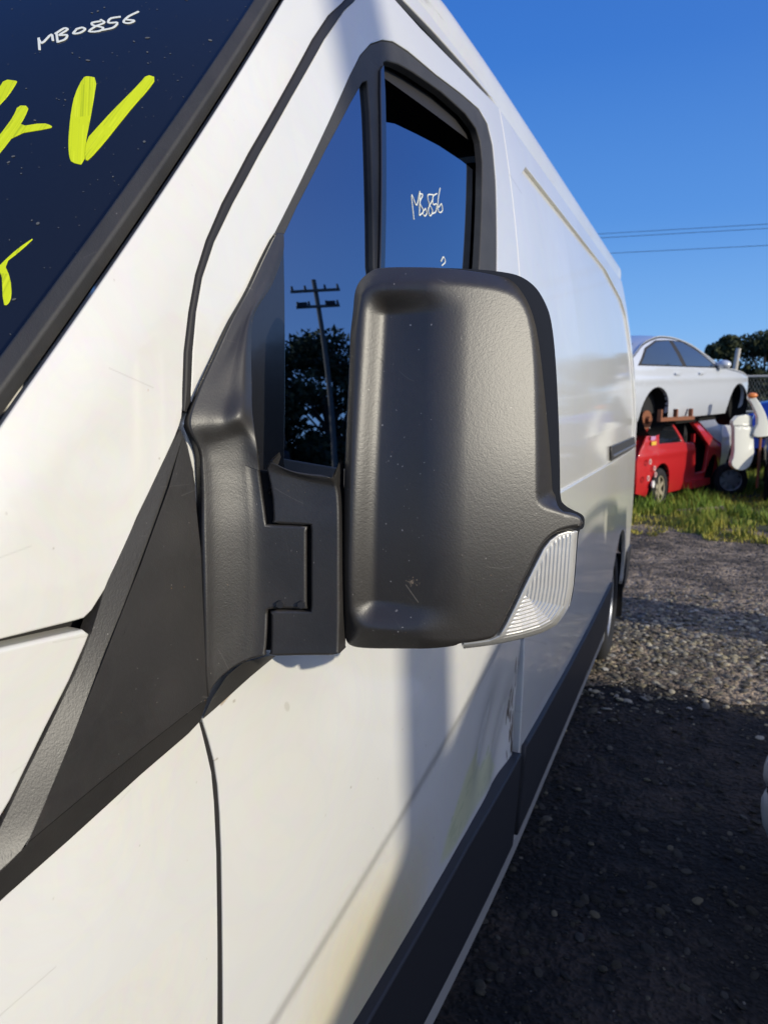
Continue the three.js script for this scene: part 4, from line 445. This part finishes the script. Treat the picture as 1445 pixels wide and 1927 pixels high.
  for (const s of o.noMirror ? [] : o.doorOff ? [-1] : [1, -1]) { const g = new THREE.SphereGeometry(1, 14, 10); g.scale(.09, .075, .11).translate(K.mx ?? .88, 1.02, s * (W + .06)); put('door_mirror', g, o.mirrorM ?? paint, root); }
  for (const s of [1, -1]) { put('tail_lamp', new THREE.SphereGeometry(1, 12, 8).scale(.07, .1, .13).translate(x0 + .10, .80, s * (W - .22)), o.lampM ?? M.tail, root); put('headlight', new THREE.SphereGeometry(1, 12, 8).scale(.14, .07, .2).translate(x1 - .14, .66, s * (W - .30)), M.lamp, root); }
  (o.wheels ?? []).forEach(([k, s, m]) => wheel('wheel', root, [K.fx[k], .30, s * (W - .12)], .30, .19, m ?? M.alloy, 6, s > 0 ? 0 : Math.PI));
  (o.hubs ?? []).forEach(([k, s]) => put('brake_disc', [new THREE.CylinderGeometry(.14, .14, .02, 24).rotateX(Math.PI / 2).translate(K.fx[k], .22, s * (W - .16)), new THREE.CylinderGeometry(.05, .06, .08, 12).rotateX(Math.PI / 2).translate(K.fx[k], .22, s * (W - .14))], M.rust, root));
  return root;
}
M.tail = phys({ name: 'tail_lamp_red', color: new THREE.Color(.35, .02, .02), roughness: .2, clearcoat: 1 });
M.lamp = phys({ name: 'lamp_glass', color: new THREE.Color(.6, .58, .52), roughness: .15, metalness: .3, clearcoat: 1 });
M.orange = phys({ name: 'orange_lens', color: new THREE.Color(.75, .22, .05), roughness: .3 });
M.silver = carPaint('silver_paint', [.62, .65, .70], { metal: .15 });
M.red = carPaint('red_paint', [.55, .018, .022]);
M.cream = carPaint('cream_white_paint', [.74, .73, .64]);
M.blue = carPaint('blue_paint', [.01, .045, .36]);
M.black = carPaint('black_car_paint', [.012, .011, .013]);
const turnTo = (dx, dz) => Math.atan2(-dz, dx);
// red hatchback at the bottom of the stack, its right door gone
{
  const d = V(.30, 0, -.954), right = V(.954, 0, .30), rearWheel = V(-.10, 0, -11.5);
  const o = rearWheel.clone().addScaledVector(d, 1.12).addScaledVector(right, -.80);
  const car = makeCar('red_hatchback', 'hatch', M.red, { p: [o.x, -.03, o.z], turn: turnTo(d.x, d.z), s: 1 }, { doorOff: true, dark: true, wheels: [[1, 1, M.steel], [1, -1, M.steel]], lampM: M.tail });
  tag(car, 'red hatchback wreck with missing door and stickers, crushed under the silver sedan', 'car', null);
  const W = .82, st = [['pale_sticker', [.75, .72, .72]], ['pale_sticker', [.78, .74, .74]], ['pink_sticker', [.70, .25, .28]], ['pink_sticker', [.55, .30, .55]], ['yellow_sticker', [.80, .50, .06]]];
  st.forEach(([n, c], k) => put('sticker', box(.17, k === 4 ? .05 : .055, .006, -1.36 + .008 * k - .03 * k, 1.235 - .068 * k, .70 + .022 * k), std({ name: n, color: new THREE.Color(...c), roughness: .5 }), car));
  put('paint_ring', [[-1.62, .72], [-1.45, .62], [-1.40, .53], [-1.66, .5]].map(([x, y]) => new THREE.TorusGeometry(.032, .008, 6, 20).translate(x, y, .815)), std({ name: 'chalk_ring', color: new THREE.Color(.75, .5, .45), roughness: .8 }), car);
  put('fuel_flap', new THREE.CylinderGeometry(.05, .05, .02, 18).rotateX(Math.PI / 2).translate(-1.44, .40, .80), std({ name: 'white_disc', color: new THREE.Color(.75, .74, .72), roughness: .5 }), car);
  put('sill_plate', box(.9, .10, .12, .45, .26, .79), M.red, car);
  put('mirror_stub', box(.05, .13, .05, .30, .98, .72).rotateZ(-.05), M.red, car);
}
// rusty steel trestle between the two cars
{
  const t = base('rusty_trestle', [-.30, 1.27, -11.35], turnTo(.30, -.954));
  put('rail', [box(1.3, .05, .05, 0, .0, .38), box(1.3, .05, .05, 0, .0, -.5)], M.rust, t);
  for (const x of [-.62, -.05, .55]) put('post', [box(.05, .12, .05, x, .07, .38)], M.rust, t);
  for (const x of [-.62, .55]) put('post', [box(.05, .12, .05, x, .07, -.5)], M.rust, t);
  tag(t, 'rusty steel trestle lying on the red roof, holding up the silver sedan', 'trestle');
}
{
  const d = V(.40, 0, -.916), right = V(.916, 0, .40), rw = V(-.18, 1.15, -10.9), o = rw.clone().addScaledVector(d, 1.34).addScaledVector(right, -.87);
  const car = makeCar('silver_sedan', 'sedan', M.silver, { p: [o.x, 1.10, o.z], turn: turnTo(d.x, d.z), pitch: .030 }, { hubs: [[1, 1], [1, -1]], handle: M.silver });
  tag(car, 'silver four-door sedan without wheels, stacked above the red hatchback', 'car'); car.scale.set(1, .9, 1);
}
// white estate further back and the loose pieces round it
{
  const d = V(.12, 0, -.993), right = V(.993, 0, .12), o = V(.84, 0, -15.3).addScaledVector(d, 2.3).addScaledVector(right, -.9);
  tag(makeCar('white_estate', 'wagon', M.cream, { p: [o.x, .05, o.z], turn: turnTo(d.x, d.z) }, { dark: true }), 'cream white estate car seen past the red hatchback, mostly hidden', 'car');
  const wh = base('spare_wheel', [.84, .24, -13.6], .25); wheel('tyre', wh, [0, 0, 0], .27, .18, M.alloy, 8, 0); tag(wh, 'alloy wheel with eight spokes standing in the grass beside the red hatchback', 'wheel');
  const pan = base('white_door_panel', [.88, .12, -12.4], .62);
  const l = [[-.17, 1.16], [.13, 1.20], [.16, 1.08], [.19, .80], [.22, .62], [.17, .46], [.06, .385], [-.08, .39], [-.18, .48], [-.13, .60], [-.15, .9]];
  put('panel_skin', sheet(l, (x, y) => [x, y, .05 + .04 * Math.cos(x * 5) + .03 * sst(1.03, 1.01, y)], { edge: .05, r: .012, depth: .08, flip: -1, smooth: 1 }), M.cream, pan);
  tag(pan, 'cream white torn body panel hanging upright below the front of the silver sedan', 'panel');
  const bp = base('white_bumper_end', [1.17, .02, -12.45], .45);
  const b2 = [[-.22, 1.60], [-.10, 1.52], [.06, 1.26], [.13, 1.02], [.12, .98], [-.10, .96], [-.14, 1.02], [-.06, 1.2], [-.16, 1.42], [-.24, 1.52]];
  put('panel_seam', [box(.30, .008, .012, -.0, 1.035, .098).rotateZ(.0), box(.012, .5, .012, .12, .72, .088)], M.seal, pan);
  put('bumper_skin', sheet(b2, (x, y) => [x, y, .06 - .6 * x * x], { edge: .05, r: .012, depth: .07, flip: -1, smooth: 1 }), M.cream, bp);
  put('indicator', new THREE.SphereGeometry(1, 14, 10).scale(.075, .04, .04).translate(-.18, 1.565, .05), M.orange, bp);
  put('bracket', box(.03, .8, .03, .04, .62, -.05), M.rust, bp);
  tag(bp, 'cream white bumper corner with an orange lamp beyond the nose of the silver sedan', 'bumper');
  const lg = base('timber_offcut', [.42, .06, -11.1], .35); put('plank', new THREE.BoxGeometry(.62, .05, .1), std({ name: 'bleached_timber', color: new THREE.Color(.42, .30, .25), roughness: .9 }), lg); lg.rotation.z = .08; tag(lg, 'pinkish timber offcut lying in the grass below the red hatchback door', 'timber');
}
tag(makeCar('blue_hatchback', 'hatch', M.blue, { p: [2.25, .1, -19.5], turn: turnTo(.1, -.99) }, { dark: true }), 'bright blue car at the far right behind the cream bumper corner', 'car');
tag(makeCar('black_hatchback', 'hatch', M.black, { p: [2.16, -.02, -13.95], turn: turnTo(-.06, .998) }, { dark: true }), 'black car with pale headlights at the right edge on the grass', 'car');
// unseen cars right of the lane, added and shaped for their shadow on the van
tag(makeCar('low_wreck', 'hatch', M.cream, { p: [4.45, -.1, -1.2], turn: turnTo(0, 1) }, { dark: true, wheels: [[0, 1], [0, -1], [1, 1], [1, -1]] }), 'unseen cream hatchback under a people carrier, added to shade the ground right of the van', 'car');
{
  const up = makeCar('people_carrier', 'carrier', M.silver, { p: [4.5, .90, -1.25], turn: turnTo(0, 1) }, { noMirror: true }); tag(up, 'unseen silver people carrier with added tailgate stacked on a cream hatchback, right of the van', 'car');
  put('tailgate', new THREE.BoxGeometry(1.05, .16, 1.45).rotateZ(.13).translate(-2.28, 1.14, 0), M.silver, up);  // flap added to lengthen the shadow cast on the van
  const rk = []; for (let k = 0; k <= 16; k++) { const t = k / 16; rk.push(V(-2.25 + 1.9 * t, 1.24 + .10 * Math.sin(Math.PI * t) ** .6 + .04 * t, .66)); }
  put('roof_bar', [new THREE.TubeGeometry(new THREE.CatmullRomCurve3(rk), 40, .02, 8), bar(V(-1.6, 1.2, .66), V(-1.6, 1.33, .66), .012)], M.strip, up);
}
{
  const t = base('tyre_pile', [3.7, 0, -5.05]); for (let k = 0; k < 9; k++) { const y = wheel('tyre', t, [rr(-.03, .03), .1 + .2 * k, rr(-.03, .03)], .34, .2, M.alloy, 5, 0); y.rotation.x = -Math.PI / 2; } tag(t, 'unseen pile of nine tyres added right of the van for its ground shadow', 'tyres');  // unseen pile added to cast the shadow band across the ground
}
{ // only its end shows at the picture's right edge
  const w = base('loose_bumper', [.968, -.03, -2.55], .25), l = []; for (let k = 0; k <= 20; k++) { const a = k / 20; l.push([0, a]); }
  const prof = [[.0, .07], [.05, .10], [.09, .17], [.10, .26], [.085, .30], [.10, .34], [.09, .41], [.04, .46], [0, .47]], g = prof.map(([d, y]) => { const r = []; for (let m = 0; m <= 12; m++) { const t = m / 12, a = Math.PI / 2 * Math.min(1, t * 2.2), R = .16; r.push(t < .4545 ? [-.02 - (R + d) * Math.cos(a - 0) , y, -.05 + (R + d) * Math.sin(a) - R] : [-.02 + (t - .4545) * 2.2, y, -.05 + d]); } return r; });
  put('bumper_skin', sheet([[0, 0], [12, 0], [12, 8], [0, 8]], net(g), { edge: .03, sa: .09, sb: .06, r: .004, depth: .02, flip: -1 }), M.silver, w);
  put('rubber_strip', sheet([[.2, 3.7], [11.8, 3.7], [11.8, 4.3], [.2, 4.3]], net(g), { edge: .03, sa: .09, sb: .06, r: .003, depth: .006, off: .004, flip: -1 }), M.strip, w);
  put('bracket', box(.5, .3, .08, .35, .22, -.1), M.void, w);
  tag(w, 'silver bumper lying on the dark dirt, its rounded end at the right edge', 'bumper');
}
// ---------------------------------------------------------------- poles, wires, fence
M.wood = std({ name: 'grey_timber', color: new THREE.Color(.17, .145, .12), roughness: .9 });
M.concrete = std({ name: 'pale_post', color: new THREE.Color(.50, .47, .41), roughness: .9 });
function pole(p, h, r, label, arms) {
  const g = base('utility_pole', p, .35); put('shaft', new THREE.CylinderGeometry(r * .75, r, h, 16).translate(0, h / 2, 0), M.wood, g);
  for (const [y, L] of arms) { put('crossarm', box(L, .12, .1, 0, y, .14), M.wood, g); for (const x of [-.46, -.2, .2, .46]) put('insulator', new THREE.CylinderGeometry(.05, .07, .2, 10).translate(x * L, y + .16, .14), M.strip, g); }
  if (arms.length > 1) put('transformer_box', [box(.5, .22, .22, .75, arms[1][0] + .1, .14), box(.42, .2, .2, -.65, arms[1][0] + .12, .14)], M.strip, g);
  tag(g, label, 'utility pole'); return g;
}
pole([5.8, 0, -.29], 7.5, .125, 'tall leaning timber pole right of the stacked people carrier', [[7.1, 1.8]]).rotation.x = .08;
pole([16.8, 0, -25.6], 9.9, .145, 'timber utility pole with two crossarms, mirrored in the quarter window', [[9.35, 2.4], [8.6, 2.1]]).rotation.set(0, -.6, .085);
{
  const wires = [[7.98, 6.82], [7.80, 6.68], [7.22, 6.12]];
  wires.forEach(([ya, yb], k) => { const pts = []; for (let m = 0; m <= 20; m++) { const t = m / 20; pts.push(V(-30 + 60 * t, ya + (yb - ya) * t, -30 + .1 * k)); } const o = put('power_line', new THREE.TubeGeometry(new THREE.CatmullRomCurve3(pts), 40, .009, 5), M.strip, scene); tag(o, ['upper wire of the close pair crossing the blue sky', 'lower wire of the close pair crossing the blue sky', 'lowest single wire crossing the blue sky'][k], 'power line', null); });
}
{
  const f = base('mesh_fence', [0, 0, -24], 0); const posts = [];
  for (let k = 0; k < 10; k++) { const x = -12 + k * 2.35; put('fence_post', bar(V(x, 0, 0), V(x + .0, 2.25, 0), .03), M.concrete, f); }
  put('rail', bar(V(-12, 2.15, 0), V(9.2, 2.15, 0), .035), M.concrete, f); put('rail', bar(V(-12, 1.18, 0), V(9.2, 1.18, 0), .03), M.concrete, f);
  const g = []; for (let k = 0; k < 120; k++) { const x = -2 + k * .09; g.push(bar(V(x, .05, 0), V(x + 1.05, 2.1, 0), .0028, .0028, 3), bar(V(x + 1.05, .05, .006), V(x, 2.1, .006), .0028, .0028, 3)); }
  tag(put('wire_mesh', g, std({ name: 'galvanised_wire', color: new THREE.Color(.35, .34, .32), roughness: .6, metalness: .4 }), f), null, null, null, 'stuff');
  tag(f, 'wire mesh fence with pale rails behind the wrecked cars', 'fence');
  const c = base('strainer_post', [.72, 0, -17.0], 0); put('post', bar(V(0, 0, 0), V(.24, 2.52, 0), .055, .05), M.concrete, c); tag(c, 'pale leaning post standing above the nose of the silver sedan', 'post');
  for (let k = 0; k < 9; k++) { const x = 14.5 + k * 1.0, z = -30 + k * .7; const p = put('marker_post', bar(V(x, 0, z), V(x, 1.1, z), .05, .045), M.concrete, scene); tag(p, 'short pale roadside post in front of the trees right of the yard', 'post', 'roadside posts in front of the trees'); }
}
// ---------------------------------------------------------------- trees
M.bark = std({ name: 'bark', color: new THREE.Color(.10, .08, .065), roughness: .95 });
const leafM = [[.040, .055, .020], [.062, .070, .024], [.030, .042, .018]].map((c, k) => std({ name: 'foliage_' + ['olive', 'light_olive', 'dark'][k], color: new THREE.Color(...c), roughness: .8, side: THREE.DoubleSide }));
function tree(name, p, H, spread, label, cat, lean = 0, low = .25, n = 14, dens = 1, rf = 1, ls = 1) {
  const t = base(name, p), trunk = [], pos = [[], [], []];
  const limb = (a, b, r0, r1) => trunk.push(bar(a, b, r0, r1, 7));
  const topP = V(lean, H * .62, 0); limb(V(0, 0, 0), topP, H * .03, H * .016);
  for (let k = 0; k < n; k++) {
    const a = rnd() * 6.28, hgt = H * rr(low, .92), w = spread * (1 - .55 * Math.max(0, hgt / H - .55) / .45) * rr(.25, 1), c = V(lean * hgt / H + Math.cos(a) * w, hgt, Math.sin(a) * w), R = spread * rr(.24, .42) * rf, st = V(lean * .6 * hgt / H, H * rr(.15, .5), 0).lerp(c, .05);
    limb(V(st.x, Math.min(st.y, hgt * .8), st.z), c, H * .010, H * .003);
    for (let m = 0; m < 480 * dens * rf; m++) {
      const d = V(rr(-1, 1), rr(-1, 1), rr(-1, 1)); if (d.lengthSq() > 1) continue; const l = d.length(); d.multiplyScalar(R * (.55 + .5 * l)); d.y *= .72; const q = c.clone().add(d), s = rr(.06, .15) * H / 9 * ls, u = V(rr(-1, 1), rr(-1, 1), rr(-1, 1)).normalize(), v = V(rr(-1, 1), rr(-1, 1), rr(-1, 1)).cross(u).normalize();
      const A = pos[rnd() < .5 ? 0 : rnd() < .5 ? 1 : 2]; for (const [x, y] of [[-1, -.5], [1, -.4], [.2, 1.1]]) A.push(q.x + (u.x * x + v.x * y) * s, q.y + (u.y * x + v.y * y) * s, q.z + (u.z * x + v.z * y) * s);
    }
  }
  put('trunk', trunk, M.bark, t);
  pos.forEach((A, k) => { const g = new THREE.BufferGeometry(); g.setAttribute('position', new THREE.Float32BufferAttribute(A, 3)); g.computeVertexNormals(); put('crown', g, leafM[k], t); });
  tag(t, label, cat); return t;
}
tree('cypress_tree', [1.25, 0, -46], 5.5, 1.15, 'dark round-topped cypress above the nose of the silver sedan', 'tree', 0, .10, 36, 1.4, 1.5, 1.5);
tree('pine_tree', [3.3, 0, -47], 5.1, 2.0, 'open-crowned pine at the right edge with sky showing through', 'tree', .2, .22, 34, 1.2, 1.15, 1.5);
tree('pine_tree', [6.6, 0, -49], 5.7, 2.6, 'pine just outside the right edge of the mesh fence view', 'tree', 0, .3, 26, 1, 1.1);
const rt = [[17.6, -35, 8.6, 3.0], [21.2, -32.2, 9.0, 3.3], [24.6, -30, 8.8, 3.2], [27.2, -26.5, 8.2, 3.2], [19.5, -37.5, 8.4, 3.2], [28.5, -33, 8.6, 3.2]];
rt.forEach(([x, z, h, s], k) => tree('roadside_tree', [x, 0, z], h, s, ['leftmost broad tree behind the utility pole', 'second broad tree behind the utility pole', 'third broad tree right of the utility pole', 'fourth broad tree right of the utility pole', 'leftmost tree of the back row behind the utility pole', 'tree furthest back right of the utility pole'][k], 'tree', 0, .06, 34, 1.0, 1.25, 1.5));
// ---------------------------------------------------------------- lighter dirt painting the sunlit ground, its ragged edge near the shadow line
{
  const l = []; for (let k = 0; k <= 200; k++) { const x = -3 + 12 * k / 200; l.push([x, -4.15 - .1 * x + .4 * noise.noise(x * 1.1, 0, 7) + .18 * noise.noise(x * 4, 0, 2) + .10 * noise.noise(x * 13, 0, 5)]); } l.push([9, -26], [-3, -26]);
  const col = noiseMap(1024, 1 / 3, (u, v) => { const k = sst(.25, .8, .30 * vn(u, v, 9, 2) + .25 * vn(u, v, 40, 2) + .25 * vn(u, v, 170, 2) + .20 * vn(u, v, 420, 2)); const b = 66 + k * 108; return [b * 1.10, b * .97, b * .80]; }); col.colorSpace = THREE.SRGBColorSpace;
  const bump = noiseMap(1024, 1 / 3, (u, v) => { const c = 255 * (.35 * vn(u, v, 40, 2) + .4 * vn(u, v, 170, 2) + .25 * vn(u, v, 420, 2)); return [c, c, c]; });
  tag(put('dirt_yard', sheet(l, (x, z) => [x, .004, z], { edge: 1.5, depth: 0, flip: -1, uv: P => [P.x, P.z] }), std({ name: 'sunlit_dirt', map: col, roughness: .95, bumpMap: bump, bumpScale: .04 }), scene), 'brown stony dirt coloured lighter for the sunlit ground beyond the shade', 'ground', null, 'structure');
}
// ---------------------------------------------------------------- grass and gravel
{
  const blade = new THREE.BufferGeometry(); blade.setAttribute('position', new THREE.Float32BufferAttribute([-.006, 0, 0, .006, 0, 0, .003, .55, .08, -.006, 0, 0, .003, .55, .08, -.004, .55, .08, -.004, .55, .08, .003, .55, .08, .0, 1, .3], 3)); blade.computeVertexNormals();
  const n = 60000, im = new THREE.InstancedMesh(blade, std({ name: 'grass_blade', color: 0xffffff, roughness: .7, side: THREE.DoubleSide }), n), o = new THREE.Object3D(), c = new THREE.Color(); let k = 0;
  while (k < n) { const z = -9.0 - 13 * rnd() ** 1.4, x = rr(-2.2, 5.5), e = -9.1 + .33 * (x - .2) + .9 * noise.noise(x * 1.7, 0, 4) + .5 * noise.noise(x * 5, 0, 9); if (z > e) continue; const clump = noise.noise(x * 1.3, z * 1.3, 1) + .5 * noise.noise(x * 3.3, z * 3.3, 5); if (clump < rr(-.5, .3)) continue;
    const hgt = (.05 + .19 * Math.max(0, clump + .15)) * rr(.6, 1.5) * (z > e - .8 ? .6 : 1); o.position.set(x, 0, z); o.rotation.set(rr(-.3, .3), rnd() * 6.28, rr(-.3, .3)); o.scale.set(rr(1, 2), hgt, hgt * rr(.6, 1.6)); o.updateMatrix(); im.setMatrixAt(k, o.matrix); const dry = Math.max(0, Math.min(1, .40 - clump * .7 + rr(-.3, .3) + (z > e - 1.2 ? .35 : 0))); c.setRGB(.15 + .26 * dry, .255 + .07 * dry, .018 + .03 * dry); im.setColorAt(k, c); k++; }
  im.name = 'grass'; scene.add(im); tag(im, 'lush green grass growing round the wrecked cars', 'grass', null, 'stuff');
  const bed = new THREE.PlaneGeometry(12, 16, 1, 1).rotateX(-Math.PI / 2).translate(2.4, .008, -17.9); tag(put('turf_soil', bed, std({ name: 'turf_soil', color: new THREE.Color(.05, .055, .022), roughness: 1 }), scene), 'soil under the grass behind the yard', 'ground', null, 'structure');
}
{
  const st = new THREE.IcosahedronGeometry(1, 1), pp = st.attributes.position; for (let k = 0; k < pp.count; k++) { const f = 1 + .28 * noise.noise(pp.getX(k) * 1.7, pp.getY(k) * 1.7, pp.getZ(k) * 1.7); pp.setXYZ(k, pp.getX(k) * f, pp.getY(k) * f * .6, pp.getZ(k) * f); } st.computeVertexNormals();
  const n = 42000, im = new THREE.InstancedMesh(st, std({ name: 'stone', color: 0xffffff, roughness: .9 }), n), o = new THREE.Object3D(), c = new THREE.Color();
  for (let k = 0; k < n; k++) {
    // half the stones follow the sunlit strip, coloured lighter to carry its light
    const sunStrip = rnd() < .5, g = (rnd() + rnd() + rnd()) / 1.5 - 1, x = rr(-.4, 2.6), z = sunStrip ? -5.1 + 1.7 * g - .15 * x + .4 * noise.noise(x, 0, 3) : -1.0 - 8.6 * rnd(), s = sunStrip ? .004 + .019 * rnd() ** 5 : .003 + .013 * rnd() ** 5;
    o.position.set(x, s * .15, z); o.rotation.set(rr(-.5, .5), rnd() * 6.28, rr(-.5, .5)); o.scale.set(s * rr(.8, 1.5), s * rr(.5, 1), s); o.updateMatrix(); im.setMatrixAt(k, o.matrix);
    const b = sunStrip ? (rnd() < .45 ? rr(.16, .45) : rr(.06, .18)) : rnd() < .12 ? rr(.04, .12) : rr(.012, .045), w = rr(.3, 1); c.setRGB(b * (1 + w * .22), b * (1 + w * .02), b * (1 - w * .42)); im.setColorAt(k, c);
  }
  im.name = 'gravel'; scene.add(im); tag(im, 'loose brown and grey gravel, coloured lighter along the sunlit strip', 'gravel', null, 'stuff');
}

renderer.render(scene, camera);
